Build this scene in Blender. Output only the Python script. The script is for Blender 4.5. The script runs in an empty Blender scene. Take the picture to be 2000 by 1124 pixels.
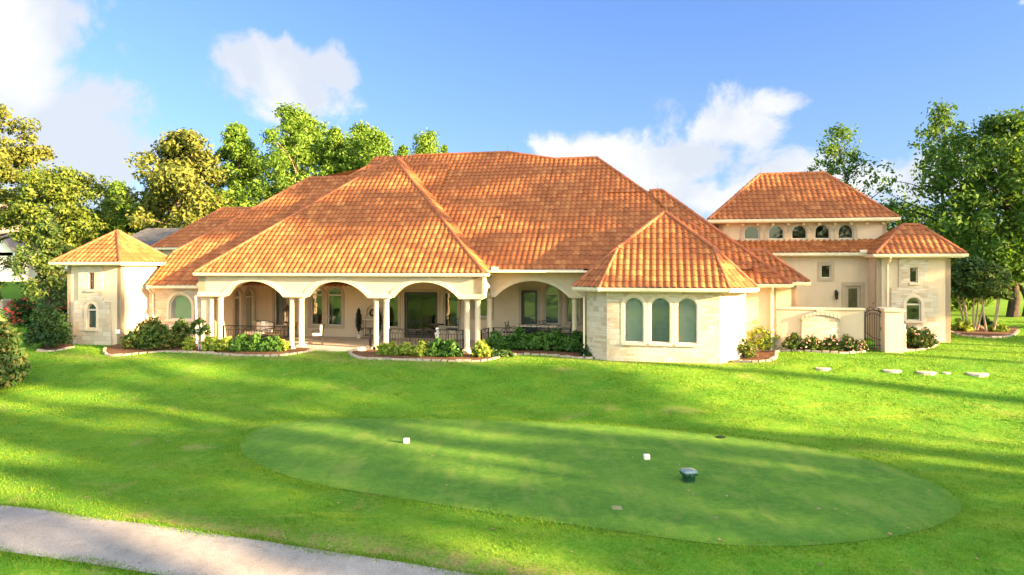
import bpy, bmesh, math, random
import numpy as np
from mathutils import Vector, Matrix
S = bpy.context.scene
C = S.collection
R = math.radians
random.seed(7); np.random.seed(7)

# ------------------------------------------------------------------ camera, sky, sun, exposure
F = 1333.0; HY = 520.0; HCAM = 3.8
cam_d = bpy.data.cameras.new('camera'); cam = bpy.data.objects.new('camera', cam_d); C.objects.link(cam)
cam.location = (0, 0, HCAM); cam.rotation_euler = (R(90), 0, 0)
cam_d.sensor_width = 36; cam_d.lens = 36 * F / 2000; cam_d.shift_y = -(562 - HY) / 2000
cam_d.clip_start = 0.1; cam_d.clip_end = 5000
S.camera = cam
S.view_settings.view_transform = 'Standard'; S.view_settings.look = 'None'
S.view_settings.exposure = 3.2; S.view_settings.gamma = 1.0
SUN_EL = R(13.5); SUN_AZ = R(116)            # azimuth clockwise from +Y
SUN = Vector((math.sin(SUN_AZ) * math.cos(SUN_EL), math.cos(SUN_AZ) * math.cos(SUN_EL), math.sin(SUN_EL)))
sl = bpy.data.lights.new('sun', 'SUN'); sl.energy = 4.6; sl.angle = R(0.55); sl.color = (1.0, 0.67, 0.33)
so = bpy.data.objects.new('sun', sl); C.objects.link(so)
so.rotation_euler = SUN.to_track_quat('Z', 'Y').to_euler(); so.location = (60, -20, 40)

W = bpy.data.worlds.new('World'); S.world = W; W.use_nodes = True
class NT:
    def __init__(s, t): s.t = t; s.n = t.nodes; s.n.clear()
    def node(s, typ, **k):
        n = s.n.new(typ)
        for a, b in k.items(): setattr(n, a, b)
        return n
    def put(s, sock, val):
        if hasattr(val, 'is_output'): s.t.links.new(val, sock)
        elif val is not None:
            if hasattr(sock.default_value, '__len__') and not hasattr(val, '__len__'): val = (val,) * len(sock.default_value)
            if hasattr(sock.default_value, '__len__') and len(sock.default_value) == 4 and len(val) == 3: val = (*val, 1)
            sock.default_value = val
    def math(s, op, a, b=None, c=None, clamp=False):
        n = s.node('ShaderNodeMath', operation=op, use_clamp=clamp); s.put(n.inputs[0], a); s.put(n.inputs[1], b)
        if c is not None: s.put(n.inputs[2], c)
        return n.outputs[0]
    def vmath(s, op, a, b=None):
        n = s.node('ShaderNodeVectorMath', operation=op); s.put(n.inputs[0], a)
        if b is not None: s.put(n.inputs[1], b)
        return n.outputs['Value'] if op in ('LENGTH', 'DOT_PRODUCT', 'DISTANCE') else n.outputs[0]
    def mix(s, f, a, b, mode='MIX'):
        n = s.node('ShaderNodeMix', data_type='RGBA', blend_type=mode)
        s.put(n.inputs[0], f); s.put(n.inputs[6], a); s.put(n.inputs[7], b); return n.outputs[2]
    def mapr(s, v, a, b, c=0.0, d=1.0, smooth=False):
        n = s.node('ShaderNodeMapRange', interpolation_type='SMOOTHSTEP' if smooth else 'LINEAR')
        for i, x in enumerate((v, a, b, c, d)): s.put(n.inputs[i], x)
        return n.outputs[0]
    def noise(s, vec, scale, detail=4, rough=.55, dist=0.0):
        n = s.node('ShaderNodeTexNoise'); s.put(n.inputs['Vector'], vec); n.inputs['Scale'].default_value = scale
        n.inputs['Detail'].default_value = detail; n.inputs['Roughness'].default_value = rough; n.inputs['Distortion'].default_value = dist
        return n.outputs['Fac']
    def sep(s, v):
        n = s.node('ShaderNodeSeparateXYZ'); s.put(n.inputs[0], v); return n.outputs
    def comb(s, x=0, y=0, z=0):
        n = s.node('ShaderNodeCombineXYZ')
        for i, q in enumerate((x, y, z)): s.put(n.inputs[i], q)
        return n.outputs[0]
    def ramp(s, f, stops):
        n = s.node('ShaderNodeValToRGB'); el = n.color_ramp.elements
        while len(el) < len(stops): el.new(.5)
        for e, (p, c) in zip(el, stops): e.position = p; e.color = (*c, 1)
        s.put(n.inputs[0], f); return n.outputs[0]

def build_world():
    t = NT(W.node_tree)
    sky = t.node('ShaderNodeTexSky', sky_type='NISHITA'); sky.sun_disc = False
    sky.sun_elevation = SUN_EL; sky.sun_rotation = SUN_AZ; sky.air_density = 1.0; sky.dust_density = .6; sky.ozone_density = 2.0
    d = t.node('ShaderNodeTexCoord').outputs['Generated']
    # blobs of cloud: direction (x, z at y = 1), half sizes, weight
    B = [(-.74, .29, .13, .18, 1), (-.62, .17, .14, .10, 1), (-.80, .36, .14, .12, 1), (-.60, .24, .09, .07, .8),
         (-.35, .285, .10, .055, 1), (-.30, .24, .10, .06, 1), (-.26, .28, .05, .05, .9), (-.37, .33, .035, .03, .6),
         (.12, .165, .09, .035, .95), (.20, .14, .10, .05, 1), (.06, .165, .05, .04, .9),
         (.30, .20, .085, .055, 1), (.38, .235, .05, .025, .7), (.27, .16, .10, .05, .95), (.45, .13, .14, .05, .85),
         (.62, .13, .14, .06, .9), (.33, .10, .2, .05, .8), (-.52, .10, .12, .05, .8), (-.36, .29, .05, .03, .6), (.78, .40, .05, .02, .45)]
    nz = t.noise(d, 7.5, 10, .62, .30); nz2 = t.noise(d, 2.2, 5, .55, .2)
    x, y, z = t.sep(d)
    tot = None
    for bx, bz, sx, sz, w in B:
        L = math.sqrt(1 + bx * bx + bz * bz)
        v = t.vmath('SUBTRACT', d, (bx / L, 1 / L, bz / L)); v = t.vmath('MULTIPLY', v, (L / sx, L / .25, L / sz))
        g = t.mapr(t.vmath('LENGTH', v), 1.45, 0.0, 0, w)
        tot = g if tot is None else t.math('MAXIMUM', tot, g)
    # scattered cloud over the rest of the dome
    back = t.math('MULTIPLY', t.mapr(nz2, .44, .66), t.mapr(t.math('ADD', z, t.math('MULTIPLY', y, -.35)), .45, .8))
    tot = t.math('MAXIMUM', tot, back)
    dens = t.math('ADD', t.math('MULTIPLY', tot, 1.15), t.math('MULTIPLY', t.math('SUBTRACT', nz, .5), 2.5))
    dens = t.mapr(dens, .34, .74, 0, 1, True)
    dens = t.math('MULTIPLY', dens, t.mapr(tot, .02, .25))
    shade = t.noise(t.vmath('ADD', d, (0.03, 0, .05)), 5.0, 5, .5, .3)
    cc = t.mix(t.mapr(shade, .42, .55), SKYC['cloud_dark'], SKYC['cloud_lit'])
    col = t.mix(1.0, sky.outputs[0], SKYC['tint'], 'MULTIPLY')
    col = t.mix(t.mapr(z, .0, .42, .42, 0.0), col, SKYC['haze'])
    col = t.mix(t.math('MULTIPLY', dens, .95), col, cc)
    # sky behind the viewpoint brightened and warmed as added fill light on the house
    sky_fill = t.mapr(t.math('ADD', t.math('MULTIPLY', z, .2), t.math('MULTIPLY', y, -.85)), .0, .8, 1.0, SKYC['sky_fill'], True)
    col = t.mix(1.0, col, t.comb(sky_fill, t.math('POWER', sky_fill, .86), t.math('POWER', sky_fill, .54)), 'MULTIPLY')
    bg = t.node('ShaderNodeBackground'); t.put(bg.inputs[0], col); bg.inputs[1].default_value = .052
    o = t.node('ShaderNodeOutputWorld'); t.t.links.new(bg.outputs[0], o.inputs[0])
SKYC = dict(tint=(.42, .505, .75), haze=(.62, .83, 1.25), cloud_dark=(1.65, 1.76, 1.96), cloud_lit=(2.25, 2.25, 2.25), sky_fill=6.5)
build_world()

# ------------------------------------------------------------------ frames of reference
PSI = R(12); cP, sP = math.cos(PSI), math.sin(PSI)
X0, Y0 = -265 / F * 31, 31.0                   # the house's own origin: foot of the porch columns
def hw(u, v, w=0.0): return Vector((X0 + u * cP + v * sP, Y0 - u * sP + v * cP, w))
def sstep(x, a, b):
    t = np.clip((x - a) / (b - a), 0, 1); return t * t * (3 - 2 * t)
def gz(X, Y):
    X = np.asarray(X, float); Y = np.asarray(Y, float)
    u = (X - X0) * cP - (Y - Y0) * sP; v = (X - X0) * sP + (Y - Y0) * cP
    z = -1.15 * sstep(-v, 1.6, 8.2)
    z = z - .45 * sstep(-Y, -13.0, -9.2)
    z = z + .36 * sstep(u, 14.5, 18.5) * sstep(v, -4, 0)
    z = z + 2.0 * sstep(Y, 56, 76) * sstep(-X, 34, 40) + 1.2 * sstep(Y, 50, 130) * sstep(X, 20, 40)
    onlawn = sstep(-v, 3, 4.5) * sstep(Y, 5, 9) * (1 - tee_mask(X, Y))
    z = z + onlawn * (.05 * np.sin(X * .55 + 1.2) * np.sin(Y * .7 + X * .2) + .022 * np.sin(X * 1.7 + Y * .9) * np.sin(Y * 2.1 - X * .6))
    return z
TEE_C = (1.4, 17.2)
def tee_mask(X, Y): return 1 - sstep(np.hypot((X - 1.4) / 11.5, (Y - 17.2) / 6.2), .85, 1.15)
def at(px, py):
    """the point of the ground seen in direction px, py of a 2000 wide picture (used once, to survey the site)"""
    k = (px - 1000) / F; q = (HY - py) / F; y = 4.0; last = y
    while y < 400:
        if HCAM + q * y < float(gz(k * y, y)): break
        last = y; y *= 1.01
    for _ in range(25):
        m = (last + y) / 2
        if HCAM + q * m < float(gz(k * m, m)): y = m
        else: last = m
    return Vector((k * y, y, float(gz(k * y, y))))

# ------------------------------------------------------------------ materials
MATS = {}
def newmat(name):
    m = bpy.data.materials.new(name); m.use_nodes = True; MATS[name] = m; return m, NT(m.node_tree)
def bsdf(t, col, rough=.8, spec=.3, metal=0.0, normal=None, **k):
    b = t.node('ShaderNodeBsdfPrincipled'); t.put(b.inputs['Base Color'], col); t.put(b.inputs['Roughness'], rough)
    b.inputs['Specular IOR Level'].default_value = spec; b.inputs['Metallic'].default_value = metal
    if normal is not None: t.put(b.inputs['Normal'], normal)
    for a, c in k.items(): t.put(b.inputs[a], c)
    return b.outputs[0]
def out(t, sh):
    o = t.node('ShaderNodeOutputMaterial'); t.t.links.new(sh, o.inputs[0])
def bump(t, h, strength=.3, dist=.02):
    n = t.node('ShaderNodeBump'); t.put(n.inputs['Height'], h); n.inputs['Strength'].default_value = strength; n.inputs['Distance'].default_value = dist
    return n.outputs[0]
def objc(t): return t.node('ShaderNodeTexCoord').outputs['Object']
def wallc(t):
    tc = t.node('ShaderNodeTexCoord'); p = t.sep(tc.outputs['Object']); n = t.sep(tc.outputs['Normal'])
    h = t.math('SUBTRACT', t.math('MULTIPLY', p[1], n[0]), t.math('MULTIPLY', p[0], n[1]))
    return t.comb(h, p[2], 0), tc.outputs['Object']
def simple(name, col, rough=.7, spec=.3, metal=0.0, var=.15, scale=6.0, bmp=.0):
    m, t = newmat(name); n = t.noise(objc(t), scale, 5)
    c = t.mix(t.mapr(n, .3, .7), tuple(x * (1 - var) for x in col), tuple(min(1, x * (1 + var)) for x in col))
    out(t, bsdf(t, c, rough, spec, metal, bump(t, n, bmp, .01) if bmp else None)); return m

def mk_stucco(name, col):
    m, t = newmat(name); h, o = wallc(t)
    n1 = t.noise(o, .55, 5, .6); n2 = t.noise(o, 45, 3, .6)
    st = t.node('ShaderNodeMapping'); t.put(st.inputs[0], h); st.inputs['Scale'].default_value = (2.4, .22, 1)
    n3 = t.noise(st.outputs[0], 1.4, 4, .6)
    c = t.mix(t.mapr(n1, .32, .68), tuple(x * .90 for x in col), tuple(x * 1.06 for x in col))
    c = t.mix(t.mapr(n3, .52, .74, 0, .35), c, (col[0] * .74, col[1] * .72, col[2] * .66))
    out(t, bsdf(t, c, .92, .15, 0, bump(t, n2, .35, .006))); return m
def mk_stone(name):
    m, t = newmat(name); h, o = wallc(t)
    wob = t.noise(o, 3.5, 3); hv = t.vmath('ADD', h, t.comb(t.mapr(wob, 0, 1, -.03, .03), t.mapr(wob, 0, 1, .03, -.03), 0))
    def br(bw, rh, off, sq):
        b = t.node('ShaderNodeTexBrick'); t.put(b.inputs['Vector'], hv); b.inputs['Scale'].default_value = 1
        b.offset = off; b.squash = sq; b.squash_frequency = 3
        b.inputs['Brick Width'].default_value = bw; b.inputs['Row Height'].default_value = rh
        b.inputs['Mortar Size'].default_value = .011; b.inputs['Mortar Smooth'].default_value = .35; b.inputs['Bias'].default_value = 0
        b.inputs['Color1'].default_value = (0, 0, 0, 1); b.inputs['Color2'].default_value = (1, 1, 1, 1); b.inputs['Mortar'].default_value = (.5, .5, .5, 1)
        return b
    a = br(.46, .215, .43, .72)
    b2 = br(.30, .1075, .37, 1.3)
    big = t.node('ShaderNodeTexVoronoi', feature='F1'); t.put(big.inputs['Vector'], hv); big.inputs['Scale'].default_value = 1.1
    pick = t.math('GREATER_THAN', t.sep(big.outputs['Color'])[0], .55)
    fac = t.mix(pick, a.outputs['Color'], b2.outputs['Color'])
    mor = t.mix(pick, a.outputs['Fac'], b2.outputs['Fac'])
    n = t.noise(o, 9, 6, .65); n2 = t.noise(o, 1.1, 3)
    c = t.ramp(t.sep(fac)[0], [(0, (.40, .305, .215)), (.3, (.50, .41, .315)), (.7, (.575, .49, .40)), (1, (.46, .33, .21))])
    c = t.mix(t.mapr(n, .45, .75, 0, .45), c, (.56, .42, .28))
    c = t.mix(t.mapr(n2, .5, .7, 0, .3), c, (.64, .56, .47))
    mf = t.sep(mor)[0]
    c = t.mix(t.math('MULTIPLY', mf, .55), c, (.42, .32, .23))
    hgt = t.math('ADD', t.math('MULTIPLY', t.math('SUBTRACT', 1, mf), 1.0), t.math('MULTIPLY', n, .9))
    hgt = t.math('ADD', hgt, t.math('MULTIPLY', t.sep(fac)[0], .5))
    out(t, bsdf(t, c, .9, .2, 0, bump(t, hgt, .6, .022))); return m
def mk_tile():
    m, t = newmat('clay_tile'); uv = t.node('ShaderNodeUVMap'); uv.uv_map = 'tile'
    fl = t.vmath('FLOOR', uv.outputs[0]); wn = t.node('ShaderNodeTexWhiteNoise', noise_dimensions='2D'); t.put(wn.inputs[0], fl)
    o = objc(t); n = t.noise(o, .35, 4, .6); n2 = t.noise(o, 7, 4, .6)
    c = t.ramp(wn.outputs['Value'], [(0, (.235, .072, .022)), (.35, (.285, .092, .027)), (.75, (.33, .112, .034)), (1, (.41, .160, .052))])
    c = t.mix(t.mapr(n, .4, .7, 0, .35), c, (.30, .088, .026))
    c = t.mix(t.mapr(n2, .5, .8, 0, .35), c, (.27, .085, .035))
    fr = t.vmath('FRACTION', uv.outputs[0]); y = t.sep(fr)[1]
    c = t.mix(t.mapr(y, .10, .0, 0, .55), c, (.16, .055, .03))       # darker along each tile's lower lip
    out(t, bsdf(t, c, .62, .35, 0, bump(t, n2, .25, .006))); return m
def mk_leaf(name, stops, transl=.35, rough=.6):
    m, t = newmat(name); g = t.node('ShaderNodeNewGeometry')
    n = t.noise(g.outputs['Position'], .55, 3)
    f = t.math('ADD', t.math('MULTIPLY', g.outputs['Random Per Island'], .65), t.mapr(n, .3, .7, 0, .4))
    c = t.ramp(f, stops)
    b = bsdf(t, c, rough, .25)
    tr = t.node('ShaderNodeBsdfTranslucent'); t.put(tr.inputs[0], t.mix(1, c, (1.0, .95, .45), 'MULTIPLY'))
    mx = t.node('ShaderNodeMixShader'); mx.inputs[0].default_value = transl
    t.t.links.new(b, mx.inputs[1]); t.t.links.new(tr.outputs[0], mx.inputs[2]); out(t, mx.outputs[0]); return m
def mk_bark(name, c1, c2):
    m, t = newmat(name); o = objc(t); mp = t.node('ShaderNodeMapping'); t.put(mp.inputs[0], o); mp.inputs['Scale'].default_value = (6, 6, 1.2)
    n = t.noise(mp.outputs[0], 2.2, 6, .65); c = t.mix(t.mapr(n, .35, .65), c1, c2)
    out(t, bsdf(t, c, .95, .1, 0, bump(t, n, .6, .03))); return m
def mk_grass():
    m, t = newmat('lawn_turf'); o = t.node('ShaderNodeNewGeometry').outputs['Position']
    n1 = t.noise(o, .16, 4, .6); n2 = t.noise(o, 1.1, 5, .6, .5); n3 = t.noise(o, 16, 4, .7)
    mp = t.node('ShaderNodeMapping'); t.put(mp.inputs[0], o); mp.inputs['Scale'].default_value = (.35, 2.2, 1); mp.inputs['Rotation'].default_value = (0, 0, R(-10))
    n4 = t.noise(mp.outputs[0], .9, 5, .6, .4)
    c = t.mix(t.mapr(n1, .35, .65), GR['a'], GR['b'])
    c = t.mix(t.mapr(n2, .42, .68, 0, .6), c, GR['c'])
    c = t.mix(t.mapr(n4, .55, .72, 0, .55), c, GR['d'])
    c = t.mix(t.mapr(n3, .35, .65, .75, 0), c, t.mix(1, c, (.50, .58, .5), 'MULTIPLY'))
    c = t.mix(t.mapr(t.noise(o, 4.5, 5, .7, .6), .50, .72, 0, .5), c, (.23, .30, .05))
    dry = t.math('MULTIPLY', t.mapr(t.noise(o, .45, 4, .6, .8), .56, .74), t.mapr(n2, .38, .6))
    c = t.mix(t.math('MULTIPLY', dry, .6), c, GR['dry'])
    at_ = t.node('ShaderNodeAttribute'); at_.attribute_name = 'worn'; wn = t.math('MULTIPLY', at_.outputs['Fac'], t.mapr(t.noise(o, 2.4, 6, .7, .5), .38, .62, .1, 1))
    c = t.mix(t.math('MULTIPLY', wn, .85), c, t.mix(t.mapr(n3, .35, .65), (.20, .125, .055), (.36, .25, .12)))
    h = t.math('ADD', t.math('MULTIPLY', n3, .7), t.noise(o, 60, 3, .6))
    out(t, bsdf(t, c, .9, .12, 0, bump(t, h, .3, .03))); return m
GR = dict(a=(.088, .240, .016), b=(.128, .285, .019), c=(.195, .318, .022), d=(.275, .335, .034), dry=(.33, .26, .11))
def mk_tee():
    m, t = newmat('mown_turf'); o = t.node('ShaderNodeNewGeometry').outputs['Position']
    n1 = t.noise(o, .35, 4, .6); n2 = t.noise(o, 2.2, 6, .65, .6); n3 = t.noise(o, 40, 3, .6)
    mp = t.node('ShaderNodeMapping'); t.put(mp.inputs[0], o); mp.inputs['Scale'].default_value = (1.6, .55, 1); mp.inputs['Rotation'].default_value = (0, 0, R(20))
    n4 = t.noise(mp.outputs[0], 1.3, 4, .6, .4)
    c = t.mix(t.mapr(n1, .35, .65), (.074, .190, .026), (.098, .228, .031))
    c = t.mix(t.mapr(n2, .44, .66, 0, .75), c, (.160, .305, .036))
    c = t.mix(t.mapr(t.noise(o, 7, 5, .7, .5), .46, .70, 0, .5), c, (.195, .31, .048))
    c = t.mix(t.mapr(n4, .50, .68, 0, .65), c, (.22, .30, .062))
    ms = t.node('ShaderNodeTexWave'); t.put(ms.inputs['Vector'], o); ms.inputs['Scale'].default_value = .55; ms.inputs['Distortion'].default_value = 1.2; ms.inputs['Detail'].default_value = 2
    c = t.mix(t.math('MULTIPLY', ms.outputs['Fac'], .22), c, t.mix(1, c, (.72, .80, .75), 'MULTIPLY'))
    c = t.mix(t.mapr(n3, .3, .7, .0, .45), c, (.05, .135, .016))
    v = t.node('ShaderNodeTexVoronoi'); t.put(v.inputs['Vector'], o); v.inputs['Scale'].default_value = .9
    spot = t.mapr(t.math('ADD', v.outputs['Distance'], t.mapr(n2, .3, .7, -.06, .06)), .10, .05)
    c = t.mix(t.math('MULTIPLY', spot, .22), c, (.27, .22, .09))
    out(t, bsdf(t, c, .92, .1, 0, bump(t, t.math('ADD', n3, n2), .5, .03))); return m
def mk_path():
    m, t = newmat('path_concrete'); o = t.node('ShaderNodeNewGeometry').outputs['Position']
    n1 = t.noise(o, .8, 5, .6, .5); n2 = t.noise(o, 55, 3, .6); n3 = t.noise(o, 5, 5, .65, .4)
    c = t.mix(t.mapr(n1, .35, .65), (.27, .250, .235), (.40, .368, .34))
    c = t.mix(t.mapr(n3, .5, .75, 0, .5), c, (.18, .165, .165)); c = t.mix(t.mapr(n2, .45, .7, 0, .6), c, (.12, .11, .10)); c = t.mix(t.mapr(t.noise(o, 22, 4, .7), .55, .75, 0, .5), c, (.42, .39, .35))
    v = t.node('ShaderNodeTexVoronoi', feature='DISTANCE_TO_EDGE'); t.put(v.inputs['Vector'], t.vmath('ADD', o, t.comb(t.mapr(n3, 0, 1, -.3, .3), t.mapr(n1, 0, 1, -.4, .4), 0))); v.inputs['Scale'].default_value = .35
    c = t.mix(t.mapr(v.outputs['Distance'], .006, .001, 0, .25), c, (.11, .10, .095))
    out(t, bsdf(t, c, .9, .2, 0, bump(t, n2, .5, .01))); return m
def mk_glass(name, tint=(.75, .82, .80), refl=.30, gc=(.95, .97, .95)):
    m, t = newmat(name)
    tr = t.node('ShaderNodeBsdfTransparent'); t.put(tr.inputs[0], tint)
    gl = t.node('ShaderNodeBsdfGlossy'); gl.inputs['Roughness'].default_value = .015; t.put(gl.inputs[0], gc)
    wob = t.noise(objc(t), 1.3, 2); t.put(gl.inputs['Normal'], bump(t, wob, .25, .04))
    fr = t.node('ShaderNodeFresnel'); fr.inputs[0].default_value = 1.5
    mx = t.node('ShaderNodeMixShader'); t.put(mx.inputs[0], t.math('ADD', fr.outputs[0], refl, clamp=True))
    t.t.links.new(tr.outputs[0], mx.inputs[1]); t.t.links.new(gl.outputs[0], mx.inputs[2]); out(t, mx.outputs[0]); return m

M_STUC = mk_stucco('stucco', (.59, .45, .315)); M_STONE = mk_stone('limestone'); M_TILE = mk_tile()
M_TRIM = simple('cream_trim', (.74, .62, .45), .6, .3, 0, .06, 3)
M_CAST = simple('cast_stone', (.60, .48, .345), .85, .2, 0, .08, 5, .15)
M_WIN = simple('bronze_trim', (.40, .305, .21), .75, .25, 0, .08, 4)
M_SASH = simple('window_sash', (.58, .50, .40), .5, .4, 0, .05, 4)
M_GLASS = mk_glass('window_glass', (.55, .60, .58), .10); M_GLASSD = mk_glass('dark_glass', (.22, .23, .22), .05, (.55, .58, .55)); M_GLASSB = mk_glass('blind_glass', (.74, .80, .77), .09)
M_BLIND = simple('blind_slats', (.32, .36, .335), .6, .3, 0, .06, 2)
M_SHUT = simple('shutter_slats', (.42, .40, .34), .6, .3, 0, .08, 2)
M_CURT = simple('curtain_cloth', (.46, .54, .48), .9, .1, 0, .1, 3)
M_IRON = simple('black_iron', (.018, .016, .015), .45, .5, .6, .2, 20)
M_BRONZE = simple('dark_bronze', (.10, .075, .055), .5, .5, .5, .25, 14)
M_DOOR = simple('dark_wood', (.030, .020, .014), .4, .5, 0, .3, 8)
M_MULCH = simple('mulch', (.125, .066, .038), .95, .1, 0, .6, 22, 1.0)
M_EDGE = simple('edging_stone', (.36, .295, .225), .9, .2, 0, .3, 5, .6)
M_FLOOR = simple('patio_concrete', (.50, .41, .31), .7, .3, 0, .2, 1.2)
M_SLATE = simple('grey_shingle', (.085, .085, .095), .9, .2, 0, .4, 3, .5)
M_BROWNSH = simple('brown_shingle', (.22, .185, .165), .9, .2, 0, .25, 3, .5)
M_WHITE = simple('white_paint', (.78, .75, .70), .6, .3, 0, .04, 3)
M_CUSH = simple('cushion_cloth', (.62, .52, .42), .95, .1, 0, .12, 5, .3)
M_CUSHG = simple('olive_cloth', (.20, .19, .13), .95, .1, 0, .2, 5, .3)
M_TERRA = simple('orange_pot', (.42, .14, .05), .6, .3, 0, .2, 6)
L_TOPIARY = mk_leaf('topiary_leaf', [(0, (.008, .012, .009)), (1, (.025, .035, .022))], .05)
M_GREENP = simple('green_plastic', (.010, .055, .030), .35, .5, 0, .12, 8)
M_GREENT = simple('pale_green_lid', (.17, .25, .24), .3, .5, 0, .1, 8)
M_MARK = simple('marker_paint', (.80, .70, .66), .5, .4, 0, .06, 8)
M_STEP = simple('step_stone', (.40, .35, .29), .9, .2, 0, .15, 6, .5)
M_ROCK = simple('boulder_stone', (.30, .17, .10), .9, .2, 0, .4, 5, .9)
M_ROCKP = simple('pale_boulder', (.58, .46, .32), .9, .2, 0, .3, 5, .9)
M_BARK = mk_bark('bark', (.055, .040, .030), (.15, .115, .085)); M_BARKP = mk_bark('pale_bark', (.30, .22, .15), (.52, .42, .31)); M_BARKD = mk_bark('dark_bark', (.03, .024, .020), (.085, .065, .05))
M_TURF = mk_grass(); M_TEE = mk_tee(); M_PATH = mk_path()
L_PINE = mk_leaf('pine_needles', [(0, (.04, .068, .014)), (.5, (.105, .130, .022)), (1, (.20, .20, .035))], .25)
L_GUM = mk_leaf('gum_leaf', [(0, (.045, .10, .016)), (.5, (.105, .205, .024)), (1, (.20, .30, .036))], .4)
L_GOLD = mk_leaf('golden_leaf', [(0, (.045, .090, .016)), (.5, (.105, .16, .022)), (1, (.21, .24, .036))], .4)
L_OAK = mk_leaf('oak_leaf', [(0, (.026, .065, .014)), (.5, (.062, .14, .024)), (1, (.15, .25, .034))], .45)
L_CEDAR = mk_leaf('feathery_leaf', [(0, (.03, .065, .018)), (.6, (.07, .125, .024)), (1, (.19, .22, .04))], .3)
L_DARK = mk_leaf('dark_leaf', [(0, (.012, .032, .012)), (.6, (.03, .075, .018)), (1, (.08, .15, .025))], .25)
L_HEDGE = mk_leaf('hedge_leaf', [(0, (.022, .06, .014)), (.6, (.055, .14, .022)), (1, (.12, .23, .035))], .25, .4)
L_LIME = mk_leaf('lime_leaf', [(0, (.07, .13, .02)), (.5, (.20, .28, .035)), (1, (.40, .42, .06))], .3, .4)
L_NAND = mk_leaf('red_tipped_leaf', [(0, (.022, .055, .013)), (.5, (.06, .12, .02)), (.8, (.15, .16, .03)), (1, (.30, .15, .05))], .25, .5)
L_MAG = mk_leaf('magnolia_leaf', [(0, (.018, .045, .014)), (.5, (.045, .10, .024)), (.78, (.11, .12, .04)), (1, (.24, .18, .075))], .15, .35)
L_ROSE = mk_leaf('rose_leaf', [(0, (.022, .05, .013)), (.5, (.07, .125, .022)), (1, (.21, .22, .04))], .25, .5)
P_PINK = simple('pink_petal', (.58, .33, .27), .7, .2, 0, .2, 9); P_RED = simple('red_petal', (.36, .06, .045), .7, .2, 0, .3, 9)
L_DEAD = mk_leaf('fallen_leaf', [(0, (.16, .10, .05)), (1, (.45, .33, .20))], .2)

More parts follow.
